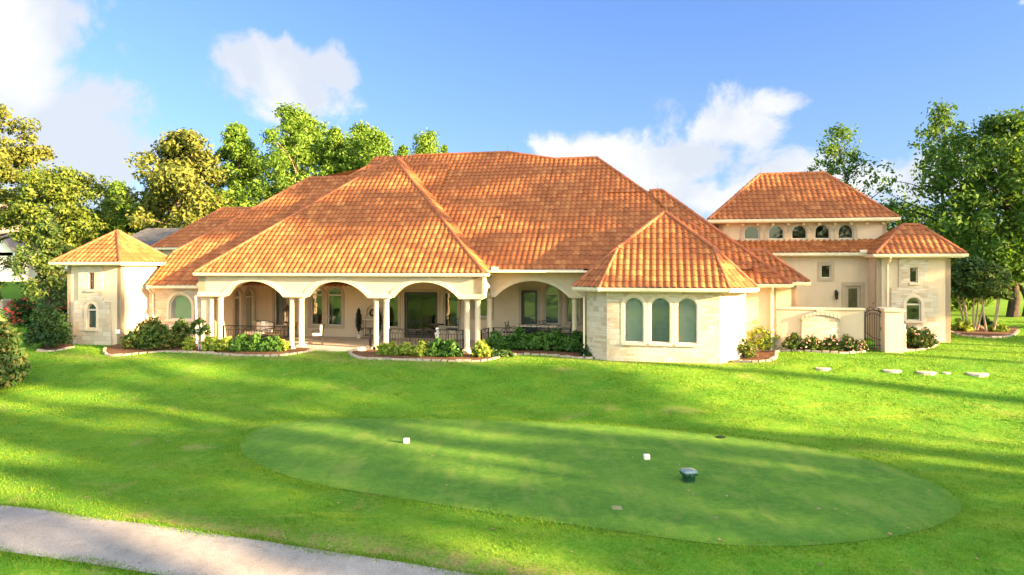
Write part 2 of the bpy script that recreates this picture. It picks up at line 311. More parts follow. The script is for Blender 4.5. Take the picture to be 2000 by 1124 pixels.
# ------------------------------------------------------------------ object helpers
def tagit(o, label=None, cat=None, group=None, kind=None):
    if label: o['label'] = label
    if cat: o['category'] = cat
    if group: o['group'] = group
    if kind: o['kind'] = kind
    return o
def thing(name, label, cat, loc=(0, 0, 0), rz=0.0, group=None):
    o = bpy.data.objects.new(name, None); C.objects.link(o); o.empty_display_size = .2
    o.location = loc; o.rotation_euler = (0, 0, rz); return tagit(o, label, cat, group)
def link(name, me, mat, parent=None):
    if mat is not None:
        me.materials.clear(); me.materials.append(mat)
    o = bpy.data.objects.new(name, me); C.objects.link(o)
    if parent is not None: o.parent = parent
    return o
def dup(o, parent=None):
    c = o.copy(); C.objects.link(c)
    if parent is not None: c.parent = parent
    for ch in list(o.children): dup(ch, c)
    return c
class MB:
    def __init__(s): s.v = []; s.f = []
    def add(s, vs, fs):
        b = len(s.v); s.v += [tuple(p) for p in vs]; s.f += [tuple(i + b for i in f) for f in fs]; return s
    def box(s, x0, x1, y0, y1, z0, z1):
        return s.add([(x0, y0, z0), (x1, y0, z0), (x1, y1, z0), (x0, y1, z0), (x0, y0, z1), (x1, y0, z1), (x1, y1, z1), (x0, y1, z1)],
                     [(0, 3, 2, 1), (4, 5, 6, 7), (0, 1, 5, 4), (1, 2, 6, 5), (2, 3, 7, 6), (3, 0, 4, 7)])
    def tube(s, pts, r, n=8, r2=None, cap=True):
        pts = [Vector(p) for p in pts]; m = len(pts); r2 = r if r2 is None else r2; rings = []; a = None
        for i, p in enumerate(pts):
            d = (pts[min(i + 1, m - 1)] - pts[max(i - 1, 0)]).normalized()
            if a is None: a = d.orthogonal().normalized()
            else: a = (a - d * a.dot(d)).normalized()
            b = d.cross(a); rr = r + (r2 - r) * i / max(1, m - 1)
            rings.append([p + (a * math.cos(6.28318 * k / n) + b * math.sin(6.28318 * k / n)) * rr for k in range(n)])
        vs = [q for g in rings for q in g]; fs = []
        for i in range(m - 1):
            for k in range(n): fs.append((i * n + k, i * n + (k + 1) % n, (i + 1) * n + (k + 1) % n, (i + 1) * n + k))
        if cap: fs += [tuple(range(n))[::-1], tuple((m - 1) * n + k for k in range(n))]
        return s.add(vs, fs)
    def lathe(s, prof, n=16, c=(0, 0, 0), sq=None):
        vs = []; fs = []
        for r, z in prof:
            for k in range(n):
                a = 2 * math.pi * (k + .5 * (sq is not None)) / n; vs.append((c[0] + r * math.cos(a), c[1] + r * math.sin(a), c[2] + z))
        for i in range(len(prof) - 1):
            for k in range(n): fs.append((i * n + k, i * n + (k + 1) % n, (i + 1) * n + (k + 1) % n, (i + 1) * n + k))
        fs += [tuple(range(n))[::-1], tuple((len(prof) - 1) * n + k for k in range(n))]
        return s.add(vs, fs)
    def prism(s, poly, y0, y1):
        n = len(poly); vs = [(x, y0, z) for x, z in poly] + [(x, y1, z) for x, z in poly]
        return s.add(vs, [tuple(range(n)), tuple(range(n, 2 * n))[::-1]] + [(i, i + n, (i + 1) % n + n, (i + 1) % n) for i in range(n)])
    def slab(s, poly, z0, z1):
        n = len(poly); vs = [(x, y, z0) for x, y in poly] + [(x, y, z1) for x, y in poly]
        return s.add(vs, [tuple(range(n))[::-1], tuple(range(n, 2 * n))] + [(i, (i + 1) % n, (i + 1) % n + n, i + n) for i in range(n)])
    def build(s, name, mat, parent=None, smooth=False, bevel=0.0):
        me = bpy.data.meshes.new(name); me.from_pydata(s.v, [], s.f)
        bm = bmesh.new(); bm.from_mesh(me); bmesh.ops.recalc_face_normals(bm, faces=bm.faces)
        if bevel: bmesh.ops.bevel(bm, geom=[e for e in bm.edges if len(e.link_faces) == 2 and e.calc_face_angle(0) > .5], offset=bevel, segments=2, profile=.6, affect='EDGES', clamp_overlap=True)
        bm.to_mesh(me); bm.free()
        o = link(name, me, mat, parent)
        if smooth:
            me.polygons.foreach_set('use_smooth', [True] * len(me.polygons)); me.set_sharp_from_angle(angle=R(40))
        return o
def npmesh(name, V, nper, mat, parent=None, smooth=False):
    """V: (N*nper, 3) array, one polygon of nper corners after another"""
    me = bpy.data.meshes.new(name); n = len(V); k = n // nper
    me.vertices.add(n); me.vertices.foreach_set('co', np.ascontiguousarray(V, np.float32).ravel())
    me.loops.add(n); me.loops.foreach_set('vertex_index', np.arange(n, dtype=np.int32))
    me.polygons.add(k); me.polygons.foreach_set('loop_start', np.arange(0, n, nper, dtype=np.int32))
    me.update(calc_edges=True); return link(name, me, mat, parent)
def gridmesh(name, P, mat, parent=None, smooth=True):
    a, b = P.shape[:2]; me = bpy.data.meshes.new(name); idx = np.arange(a * b).reshape(a, b)
    q = np.stack([idx[:-1, :-1], idx[1:, :-1], idx[1:, 1:], idx[:-1, 1:]], -1).reshape(-1, 4)
    me.vertices.add(a * b); me.vertices.foreach_set('co', np.ascontiguousarray(P, np.float32).ravel())
    me.loops.add(q.size); me.loops.foreach_set('vertex_index', q.astype(np.int32).ravel())
    me.polygons.add(len(q)); me.polygons.foreach_set('loop_start', np.arange(0, q.size, 4, dtype=np.int32))
    me.polygons.foreach_set('use_smooth', np.ones(len(q), bool)); me.update(calc_edges=True); return link(name, me, mat, parent)
def inpoly(x, y, poly):
    r = np.zeros(np.shape(x), bool); n = len(poly)
    for i in range(n):
        (x1, y1), (x2, y2) = poly[i][:2], poly[(i + 1) % n][:2]
        if y1 == y2: continue
        r ^= ((y1 > y) != (y2 > y)) & (x < (x2 - x1) * (y - y1) / (y2 - y1) + x1)
    return r
def catmull(pts, n=8, closed=False):
    P = [Vector(p) for p in pts]; o = []; m = len(P)
    for i in range(m if closed else m - 1):
        g = lambda k: P[k % m] if closed else P[max(0, min(m - 1, k))]
        a, b, c, d = g(i - 1), g(i), g(i + 1), g(i + 2)
        for k in range(n):
            t = k / n; o.append(.5 * ((2 * b) + (c - a) * t + (2 * a - 5 * b + 4 * c - d) * t * t + (3 * b - a - 3 * c + d) * t ** 3))
    if not closed: o.append(P[-1])
    return o
# ------------------------------------------------------------------ the ground and what is laid on it
def structure(o): o['kind'] = 'structure'; return o
def axis(lo, hi, step, far, k=1.18):
    a = list(np.arange(lo, hi + 1e-6, step)); s = step
    while a[-1] < far: s *= k; a.append(a[-1] + s)
    s = step; b = []; p = lo
    while p > -far: s *= k; p -= s; b.append(p)
    return np.array(b[::-1] + a)
def xyz(X, Y, dz=0.0): return np.stack([X, Y, gz(X, Y) + dz], -1)
ax, ay = axis(-26, 27, .3, 900), axis(7, 38, .3, 900)
GX, GY = np.meshgrid(ax, ay, indexing='ij')
def segdist(X, Y, line):
    d = np.full(X.shape, 1e9)
    for (x1, y1), (x2, y2) in zip(line[:-1], line[1:]):
        L2 = (x2 - x1) ** 2 + (y2 - y1) ** 2 + 1e-9; t = np.clip(((X - x1) * (x2 - x1) + (Y - y1) * (y2 - y1)) / L2, 0, 1); d = np.minimum(d, np.hypot(X - x1 - t * (x2 - x1), Y - y1 - t * (y2 - y1)))
    return d
edge_line = [tuple(at(*p).xy) for p in [(250, 1021), (500, 1057), (700, 1088), (880, 1117), (1150, 1165)]]
base_line = [tuple(at(*p).xy) for p in [(110, 692), (210, 700), (400, 694), (560, 700), (700, 706), (900, 710), (1060, 699), (1190, 708), (1400, 712), (1510, 708)]]
step_line = [tuple(at(*p).xy) for p in [(610, 690), (680, 694)]]
worn = np.maximum.reduce([1 - sstep(segdist(GX, GY, edge_line), .15, .95), .75 * (1 - sstep(segdist(GX, GY, base_line), .05, .55)), 1 - sstep(segdist(GX, GY, step_line), .2, .9)])
gr = structure(gridmesh('ground', xyz(GX, GY), M_TURF)); gr.data.attributes.new('worn', 'FLOAT', 'POINT').data.foreach_set('value', worn.astype(np.float32).ravel())
TEE = catmull([at(*p) for p in [(470, 880), (505, 838), (620, 820), (800, 818), (1000, 823), (1200, 833), (1400, 850), (1560, 871), (1700, 900), (1810, 938), (1868, 975), (1872, 1005),
        (1800, 1038), (1650, 1062), (1450, 1068), (1250, 1046), (1000, 1010), (780, 975), (640, 952), (530, 920)]], 6, True)
tee_poly = [(p.x, p.y) for p in TEE]
def fan(name, curve, mat, dz, rings=14):
    cx = sum(p.x for p in curve) / len(curve); cy = sum(p.y for p in curve) / len(curve)
    px = np.array([p.x for p in curve] + [curve[0].x]); py = np.array([p.y for p in curve] + [curve[0].y])
    t = np.linspace(1, 0.001, rings)[:, None]; return gridmesh(name, xyz(cx + (px - cx) * t, cy + (py - cy) * t, dz), mat)
structure(fan('tee_green', TEE, M_TEE, .018))
def strip(name, A, B, mat, dz, n=6, sub=5):
    A, B = catmull(A, sub), catmull(B, sub); t = np.linspace(0, 1, n)[:, None]
    X = np.array([p.x for p in A]) * (1 - t) + np.array([p.x for p in B]) * t
    Y = np.array([p.y for p in A]) * (1 - t) + np.array([p.y for p in B]) * t
    structure(gridmesh(name, xyz(X, Y, dz), mat)); return [(p.x, p.y) for p in A] + [(p.x, p.y) for p in B[::-1]]
path_poly = strip('path', [at(*p) for p in [(-700, 925), (-350, 950), (0, 988), (250, 1021), (500, 1057), (700, 1088), (880, 1117), (1150, 1165), (1500, 1240)]],
      [at(*p) for p in [(-760, 1000), (-370, 1034), (0, 1078), (130, 1097), (260, 1117), (480, 1156), (700, 1196), (950, 1250), (1250, 1330)]], M_PATH, .02, 16, 12)
drive_poly = strip('driveway', [Vector((-150, 62, 0)), Vector((-60, 57, 0)), Vector((-36, 55.0, 0)), Vector((-14, 54, 0))],
      [Vector((-150, 57, 0)), Vector((-60, 52.6, 0)), Vector((-36, 51.2, 0)), Vector((-14, 50.5, 0))], M_PATH, .03)
patio_uv = [(-8.9, -.28), (-3.5, -.28), (-3.45, -.75), (-1.9, -.95), (-.4, -.72), (-.2, -.28), (5.1, -.28), (5.1, 1.3), (9.55, 1.3), (9.55, 4.5), (-8.9, 4.5)]
pat = MB().slab([tuple(hw(u, v).xy) for u, v in patio_uv], -.5, .045).build('patio', M_FLOOR); structure(pat)
# planting beds: mulch sheets with a low border of pale stone blocks
BEDS = []
def bed(front, back, label, dz=.05, w=.17, gap=None):
    Fp = [at(*p) for p in front]; Bk = [hw(*p) for p in back]
    f = catmull(Fp, 8); n = len(f)
    L = [0]
    for i in range(1, len(Bk)): L.append(L[-1] + (Bk[i] - Bk[i - 1]).length)
    b = []
    for i in range(n):
        s = L[-1] * i / (n - 1); k = max(j for j in range(len(L) - 1) if L[j] <= s + 1e-9); b.append(Bk[k].lerp(Bk[k + 1], (s - L[k]) / max(1e-6, L[k + 1] - L[k])))
    t = np.linspace(0, 1, 6)[:, None]
    X = np.array([p.x for p in f]) * (1 - t) + np.array([p.x for p in b]) * t; Y = np.array([p.y for p in f]) * (1 - t) + np.array([p.y for p in b]) * t
    Z = gz(X, Y) + dz; Z[0] -= .03
    structure(gridmesh('mulch_bed', np.stack([X, Y, Z], -1), M_MULCH))
    BEDS.append([(p.x, p.y) for p in f] + [(p.x, p.y) for p in b[::-1]])
    m = MB(); d = 0.0; i = 0; rnd = random.Random(len(BEDS)); pos = Fp[0].copy(); acc = []
    fine = catmull(Fp, 40); cum = [0]
    for k in range(1, len(fine)): cum.append(cum[-1] + (fine[k] - fine[k - 1]).length)
    def pt(s):
        k = int(np.searchsorted(cum, s)); return fine[min(k, len(fine) - 1)]
    while d < cum[-1] - .1:
        l = rnd.uniform(.22, .42); p, q = pt(d), pt(min(d + l - .015, cum[-1])); e = (q - p); e.z = 0
        if e.length > .05:
            e.normalize(); nn = Vector((-e.y, e.x, 0)); hh = rnd.uniform(.055, .095); ww = w * rnd.uniform(.8, 1.1)
            vs = []
            for zz, sh in ((-.08, 0), (hh, .02)):
                for P, sg, sd in ((p, -1, 1), (q, -1, -1), (q, 1, -1), (p, 1, 1)):
                    z0 = float(gz(P.x, P.y)); vs.append((P.x + nn.x * sg * (ww / 2 - sh) + e.x * sh * sd, P.y + nn.y * sg * (ww / 2 - sh) + e.y * sh * sd, z0 + zz + rnd.uniform(-.008, .008)))
            m.add(vs, [(3, 2, 1, 0), (4, 5, 6, 7), (0, 1, 5, 4), (1, 2, 6, 5), (2, 3, 7, 6), (3, 0, 4, 7)])
        d += l
    o = m.build('stone_border', M_EDGE); tagit(o, label, 'garden border', 'stone borders of the planting beds')
bed([(74, 686), (95, 687.5), (118, 685), (145, 679)], [(-17.3, -.3), (-15.7, -.2), (-15.65, -.9)], 'short pale stone border left of the left tower')
bed([(206, 682), (204, 689), (214, 695.5), (249, 694), (313, 688), (360, 689), (400, 690), (449, 694), (520, 696), (556, 695), (600, 688), (612, 683)],
    [(-12.9, -1.0), (-12.55, -1.0), (-12.5, .7), (-9, .7), (-8.9, -.28), (-3.6, -.28)], 'long pale stone border from the left tower to the second pair of columns')
bed([(692, 685), (684, 690), (689, 696), (704, 700.5), (749, 702.5), (838, 705), (900, 706.5), (940, 706), (965, 702), (985, 697), (1007, 694), (1060, 694), (1096, 697), (1131, 701), (1186, 702)],
    [(-.6, -.6), (-.2, -.28), (5.1, -.28), (5.1, 1.3), (9.5, 1.3), (9.5, -.5), (10.4, -1.35)], 'curving pale stone border from the middle columns to the stone bay')
bed([(1405, 706), (1440, 707.5), (1477, 708), (1509, 704), (1516, 697), (1519, 688), (1545, 686.5), (1584, 688), (1620, 690), (1656, 691), (1688, 688)],
    [(15.1, -1.3), (15.9, -.3), (16, .8), (17.3, .8), (20.4, .9)], 'pale stone border winding in front of the courtyard wall')
bed([(1762, 687), (1785, 686), (1805, 683), (1828, 676)], [(21.9, .6), (22.3, 4.9), (24.3, 4.9)], 'small pale stone border at the foot of the right tower')
BK5 = [at(1868, 640), at(1990, 641)]
uvof = lambda p: ((p.x - X0) * cP - (p.y - Y0) * sP, (p.x - X0) * sP + (p.y - Y0) * cP)
bed([(1852, 646), (1866, 653), (1890, 658), (1925, 660.5), (1955, 660), (1980, 655), (1988, 647)], [uvof(BK5[0]), uvof(BK5[1])], 'pale stone border round the bed of the small trees right of the house')
# stepping stones
for px, py, w, lab in [(1607, 720, .48, 'pale flat stepping stone in the sunny lawn, farthest left of the row'), (1742, 724, .56, 'flat pale stepping stone, second in the row across the sunny lawn'),
                       (1808, 727, .60, 'flat pale stepping stone, third in the row, beside the smallest one'), (1848, 729, .24, 'smallest white stepping stone between two large ones'),
                       (1908, 730, .62, 'large white stepping stone, farthest right of the row')]:
    p = at(px, py); rnd = random.Random(px); m = MB(); n = 20
    ring = [(w / 2 * rnd.uniform(.94, 1.04) * 1.15 * math.cos(6.283 * k / n), w / 2 * rnd.uniform(.92, 1.04) * math.sin(6.283 * k / n)) for k in range(n)]
    vs = [(x, y, -.1) for x, y in ring] + [(x, y, .008) for x, y in ring] + [(x * .9, y * .9, .024 + rnd.uniform(-.003, .003)) for x, y in ring]
    fs = [(i + k, (i + 1) % n + k, (i + 1) % n + n + k, i + n + k) for k in (0, n) for i in range(n)] + [tuple(range(2 * n, 3 * n))]
    o = m.add(vs, fs).build('stepping_stone', M_STEP); o.location = p; tagit(o, lab, 'stepping stone', 'stepping stones in the lawn')
# things on the tee
M_MULCHP = simple('weathered_plate', (.26, .26, .12), .9, .2, 0, .2, 12)
def onground(px, py): return at(px, py)
for px, py, lab in [(794, 867, 'white tee marker block on the left half of the tee'), (1263, 899, 'white tee marker block near the green box on the tee')]:
    o = MB().box(-.075, .075, -.06, .06, 0, .135).build('tee_marker', M_MARK, None, True, .018); o.location = onground(px, py) + Vector((0, 0, .018)); o.rotation_euler = (0, 0, R(-8 if px < 1000 else 6)); tagit(o, lab, 'tee marker', 'white tee markers')
p = onground(1345, 942); t = thing('litter_bin', 'small dark green plastic bin with a pale domed lid on the tee', 'bin', p + Vector((0, 0, .018)), R(12))
def rsq(r, z, n=24, e=.32):
    o = []
    for k in range(n):
        a = 6.28318 * k / n; c, s_ = math.cos(a), math.sin(a); o.append((r * math.copysign(abs(c) ** e, c), r * math.copysign(abs(s_) ** e, s_), z))
    return o
def loft(rings):
    n = len(rings[0]); vs = [q for g in rings for q in g]; fs = [(i * n + k, i * n + (k + 1) % n, (i + 1) * n + (k + 1) % n, (i + 1) * n + k) for i in range(len(rings) - 1) for k in range(n)]
    return MB().add(vs, fs + [tuple(range(n))[::-1], tuple((len(rings) - 1) * n + k for k in range(n))])
loft([rsq(.112, 0), rsq(.118, .012), rsq(.112, .02), rsq(.125, .13), rsq(.138, .15), rsq(.140, .165)]).build('bin_body', M_GREENP, t, True)
loft([rsq(.155, .155), rsq(.168, .165), rsq(.168, .205), rsq(.160, .212)]).build('bin_rim', M_GREENP, t, True)
MB().box(-.05, .05, -.185, -.16, .13, .20).build('latch', M_GREENP, t, False, .006)
lid = loft([rsq(.162, .213), rsq(.168, .235), rsq(.15, .268, 24, .4), rsq(.09, .285, 24, .6), rsq(.02, .289, 24, .9)]).build('bin_lid', M_GREENT, t, True)
o = MB().lathe([(.001, 0), (.14, 0), (.14, .02), (.115, .028), (.001, .028)], 20).build('drain_cover', simple('dark_plate', (.02, .03, .02), .95, .05)); o.location = onground(1408, 856) + Vector((0, 0, .014)); tagit(o, 'round dark sprinkler cover set in the back of the tee', 'sprinkler cover')
o = MB().box(-.10, .10, -.10, .10, -.01, .012).build('yardage_plate', M_MULCHP, None, False, .006); o.location = onground(1205, 994) + Vector((0, 0, .015)); tagit(o, 'small square pale plate set in the tee turf', 'ground plate')
# grass blades
TURFBLADE = None
def mk_blade():
    m, t = newmat('grass_blade'); o = t.node('ShaderNodeNewGeometry'); P = o.outputs['Position']
    n1 = t.noise(P, .16, 4, .6); n2 = t.noise(P, 1.1, 5, .6, .5)
    c = t.mix(t.mapr(n1, .35, .65), GR['a'], GR['b']); c = t.mix(t.mapr(n2, .42, .68, 0, .6), c, GR['c'])
    r = o.outputs['Random Per Island']; c = t.mix(t.mapr(r, .55, 1, 0, .7), c, GR['d'])
    dry = t.math('MULTIPLY', t.mapr(t.noise(P, .45, 4, .6, .8), .62, .76), t.mapr(n2, .38, .6)); c = t.mix(t.math('MULTIPLY', dry, .6), c, GR['dry'])
    b = bsdf(t, c, .7, .2); tr = t.node('ShaderNodeBsdfTranslucent'); t.put(tr.inputs[0], c); mx = t.node('ShaderNodeMixShader'); mx.inputs[0].default_value = .35
    t.t.links.new(b, mx.inputs[1]); t.t.links.new(tr.outputs[0], mx.inputs[2]); out(t, mx.outputs[0]); return m
def blades(N):
    g = np.random.default_rng(3); Y = 7.5 + (44 - 7.5) * g.random(N * 4) ** 1.25; X = (g.random(N * 4) * 2 - 1) * (.80 * Y + .5)
    u = (X - X0) * cP - (Y - Y0) * sP; v = (X - X0) * sP + (Y - Y0) * cP
    jx, jy = g.normal(size=N * 4) * .10, g.normal(size=N * 4) * .10; ok = ~inpoly(X + jx, Y + jy, tee_poly) & ~inpoly(X + jx, Y + jy, path_poly) & (g.random(N * 4) > .75 * (1 - sstep(segdist(X, Y, edge_line), .1, .8)))
    for b in BEDS: ok &= ~inpoly(X, Y, b)
    ok &= ~((u > -15.8) & (u < 21.2) & (v > -1.1) & ~((u > 16.5) & (v < 1))) & ~((u > 9.5) & (u < 16) & (v > -1.6)) & ~((u > 21) & (u < 25.5) & (v > 4.9)) & ~((u > -15.8) & (u < -12.5) & (v > -1.05))
    ok &= ~((u > -4) & (u < 0) & (v > -1.3)) & (g.random(N * 4) < np.clip(.35 + .65 * np.sin(X * 2.3 + np.sin(Y * 1.9) * 1.5) * np.sin(Y * 2.9 + X) + .3, .25, 1))
    X, Y = X[ok][:N], Y[ok][:N]; n = len(X); a = g.random(n) * 6.283; w = .008 + .010 * g.random(n); h = .016 + .030 * g.random(n) ** 2 + .035 * (np.sin(X * 5.1 + 2 * np.sin(Y * 3.7)) * np.sin(Y * 6.3 + 1.5 * np.sin(X * 2.9)) > .62) * g.random(n); sc = np.clip(Y / 20, .6, 1.5); w *= sc; h *= .75 + .25 * sc
    Z = gz(X, Y) - .004; lean = (g.random((n, 2)) - .5) * h[:, None] * 1.3
    c, s = np.cos(a) * w, np.sin(a) * w
    V = np.stack([np.stack([X - c, Y - s, Z], -1), np.stack([X + c, Y + s, Z], -1), np.stack([X + lean[:, 0], Y + lean[:, 1], Z + h], -1)], 1).reshape(-1, 3)
    o = npmesh('lawn_grass', V, 3, mk_blade()); tagit(o, 'short green lawn grass growing round the tee and up to the house', 'grass', None, 'stuff')
blades(430000)
def fringe(spec):
    g = np.random.default_rng(4); V = []
    for poly, N, mu, sd, hm in spec:
        P = np.array(poly); n = len(P); L = np.linalg.norm(np.roll(P, -1, 0) - P, axis=1); i = g.choice(n, N, p=L / L.sum()); f = g.random(N)[:, None]; q = P[i] * (1 - f) + P[(i + 1) % n] * f
        e = (np.roll(P, -1, 0) - P)[i]; nn = np.stack([e[:, 1], -e[:, 0]], -1) / (np.linalg.norm(e, axis=1)[:, None] + 1e-9)
        A = .5 * np.sum(P[:, 0] * np.roll(P[:, 1], -1) - P[:, 1] * np.roll(P[:, 0], -1)); nn *= 1 if A > 0 else -1
        q = q + nn * (mu + sd * g.normal(size=N) + .05 * np.sin(q[:, 0] * 3.1 + q[:, 1] * 2.3))[:, None]; k = np.abs(q[:, 0]) < q[:, 1] * .85; q = q[k]; N = len(q)
        X, Y = q[:, 0], q[:, 1]; a = g.random(N) * 6.283; w = .006 + .008 * g.random(N); h = hm * (.4 + .8 * g.random(N)); Z = gz(X, Y) + .004; l = (g.random((N, 2)) - .5) * h[:, None] * 1.5; cx, cy = np.cos(a) * w, np.sin(a) * w
        V.append(np.stack([np.stack([X - cx, Y - cy, Z], -1), np.stack([X + cx, Y + cy, Z], -1), np.stack([X + l[:, 0], Y + l[:, 1], Z + h], -1)], 1).reshape(-1, 3))
    tagit(npmesh('fringe_grass', np.concatenate(V), 3, MATS['grass_blade']), 'taller rough grass round the edges of the mown tee and the path', 'grass', None, 'stuff')
fringe([(tee_poly, 16000, .05, .16, .045), (path_poly, 26000, .02, .07, .05)])
# fallen leaves in the foreground
def litter(N):
    g = np.random.default_rng(11); V = []
    for k in range(N):
        p = at(g.uniform(40, 1950), g.uniform(860, 1110)); s = g.uniform(.018, .045); a = g.uniform(0, 6.28); z = p.z + .03
        q = [(-1, -.5), (0, -.8), (1, -.4), (.8, .6), (-.3, .9)]
        V += [(p.x + s * (x * math.cos(a) - y * math.sin(a)), p.y + s * (x * math.sin(a) + y * math.cos(a)), z + g.uniform(0, .02)) for x, y in q]
    o = npmesh('fallen_leaves', np.array(V), 5, L_DEAD); tagit(o, 'scattered small fallen leaves on the tee and lawn', 'fallen leaves', None, 'stuff')
litter(60)
# ------------------------------------------------------------------ the villa
HOUSE = thing('villa', 'large cream villa with stone bays, arcaded porch and orange clay tile roofs', 'house', (X0, Y0, 0), -PSI)
def arch_pts(h0, h1, w0, ws, rise, i=0.0, n=14):
    if rise <= 0: return [(h0 + i, w0 + i), (h1 - i, w0 + i), (h1 - i, ws - i), (h0 + i, ws - i)]
    c = (h0 + h1) / 2; a = (h1 - h0) / 2 - i; r = rise - i
    return [(h0 + i, w0 + i), (h1 - i, w0 + i)] + [(c + a * math.cos(math.pi * k / n), ws + r * math.sin(math.pi * k / n)) for k in range(n + 1)]
class Wall:
    def __init__(s, a, b, w0, w1, mat, th=.22, name='wall', outline=None):
        s.a = Vector((*a, 0)); s.b = Vector((*b, 0)); s.L = (s.b - s.a).length; s.d = (s.b - s.a).normalized(); s.inn = Vector((-s.d.y, s.d.x, 0))
        s.w0, s.w1, s.mat, s.th, s.name, s.holes, s.outline = w0, w1, mat, th, name, [], outline
    def p(s, h, d, w): return s.a + s.d * h + s.inn * d + Vector((0, 0, w))
    def build(s):
        bm = bmesh.new(); ol = s.outline or [(0, s.w0), (s.L, s.w0), (s.L, s.w1), (0, s.w1)]
        for dd in (0, s.th):
            es = []
            for loop in [ol] + s.holes:
                vs = [bm.verts.new(s.p(h, dd, w)) for h, w in loop]; es += [bm.edges.new((vs[i], vs[(i + 1) % len(vs)])) for i in range(len(vs))]
            bmesh.ops.triangle_fill(bm, use_beauty=True, use_dissolve=False, edges=es)
        for loop in [ol] + s.holes:
            n = len(loop); A = [bm.verts.new(s.p(h, 0, w)) for h, w in loop]; B = [bm.verts.new(s.p(h, s.th, w)) for h, w in loop]
            for i in range(n): bm.faces.new((A[i], A[(i + 1) % n], B[(i + 1) % n], B[i]))
        bmesh.ops.remove_doubles(bm, verts=bm.verts, dist=1e-5); bmesh.ops.recalc_face_normals(bm, faces=bm.faces)
        me = bpy.data.meshes.new(s.name); bm.to_mesh(me); bm.free(); return link(s.name, me, s.mat, HOUSE)
    def ring(s, m, outer, inner, d0, d1):
        n = len(outer); vs = [s.p(h, d, w) for d in (d0, d1) for h, w in outer] + [s.p(h, d, w) for d in (d0, d1) for h, w in inner]; fs = []
        for i in range(n):
            j = (i + 1) % n
            fs += [(i, j, 2 * n + j, 2 * n + i), (n + i, 3 * n + i, 3 * n + j, n + j), (i, n + i, n + j, j), (2 * n + i, 2 * n + j, 3 * n + j, 3 * n + i)]
        m.add(vs, fs); return m
    def bar(s, m, h0, h1, d0, d1, w0, w1):
        return m.add([s.p(h, d, w) for w in (w0, w1) for h, d in ((h0, d0), (h1, d0), (h1, d1), (h0, d1))],
                     [(0, 3, 2, 1), (4, 5, 6, 7), (0, 1, 5, 4), (1, 2, 6, 5), (2, 3, 7, 6), (3, 0, 4, 7)])
    def window(s, h0, h1, w0, ws, rise=0.0, glass=None, trim=0.0, tmat=None, sash=None, sw=.05, blind=None, transom=None, munt=None, sill=None, name='window', cut=True, dd=.0, leaf=0):
        ol = arch_pts(h0, h1, w0, ws, rise)
        if cut: s.holes.append(ol)
        fr = s.ring(MB(), ol, arch_pts(h0, h1, w0, ws, rise, sw), dd + .05, dd + .12).build(name, sash or M_SASH, HOUSE)
        if transom: s.bar(fr_m := MB(), h0 + sw * .5, h1 - sw * .5, dd + .055, dd + .115, transom - .035, transom + .035).build('mullion', sash or M_SASH, fr)
        if munt:
            mm = MB()
            for q in munt[0]: s.bar(mm, q - .012, q + .012, dd + .06, dd + .11, w0 + sw * .5, (transom or ws + rise) - sw * .5)
            for q in munt[1]: s.bar(mm, h0 + sw * .5, h1 - sw * .5, dd + .063, dd + .107, q - .012, q + .012)
            mm.build('muntin', sash or M_SASH, fr)
        ip = arch_pts(h0, h1, w0, ws, rise, sw * .6); m = MB(); m.add([s.p(h, dd + .085, w) for h, w in ip], [tuple(range(len(ip)))]); m.build('pane', glass or M_GLASS, fr)
        if trim: s.ring(MB(), arch_pts(h0, h1, w0, ws, rise, -trim), arch_pts(h0, h1, w0, ws, rise, .004), -.045, .03).build('surround', tmat or M_WIN, fr)
        if sill: s.bar(MB(), h0 - sill, h1 + sill, -.09, .05, w0 - .09, w0 - .004).build('sill', tmat or M_CAST, fr)
        if blind:
            m = MB(); z = w0 + .03; c = (h0 + h1) / 2
            while z < ws + rise - .03:
                hwid = (h1 - h0) / 2 - .01 if z < ws else (h1 - h0) / 2 * math.sqrt(max(0, 1 - ((z - ws) / max(rise, 1e-3)) ** 2)) - .01
                if hwid > .03:
                    a = [s.p(c + sg * hwid, d, z + dz) for d, dz in ((dd + .17, 0), (dd + .20, .045)) for sg in (-1, 1)]; m.add(a, [(0, 1, 3, 2)])
                z += .05
            m.build('blind', blind, fr)
        return fr
def frect(u0, u1): return u0, u1

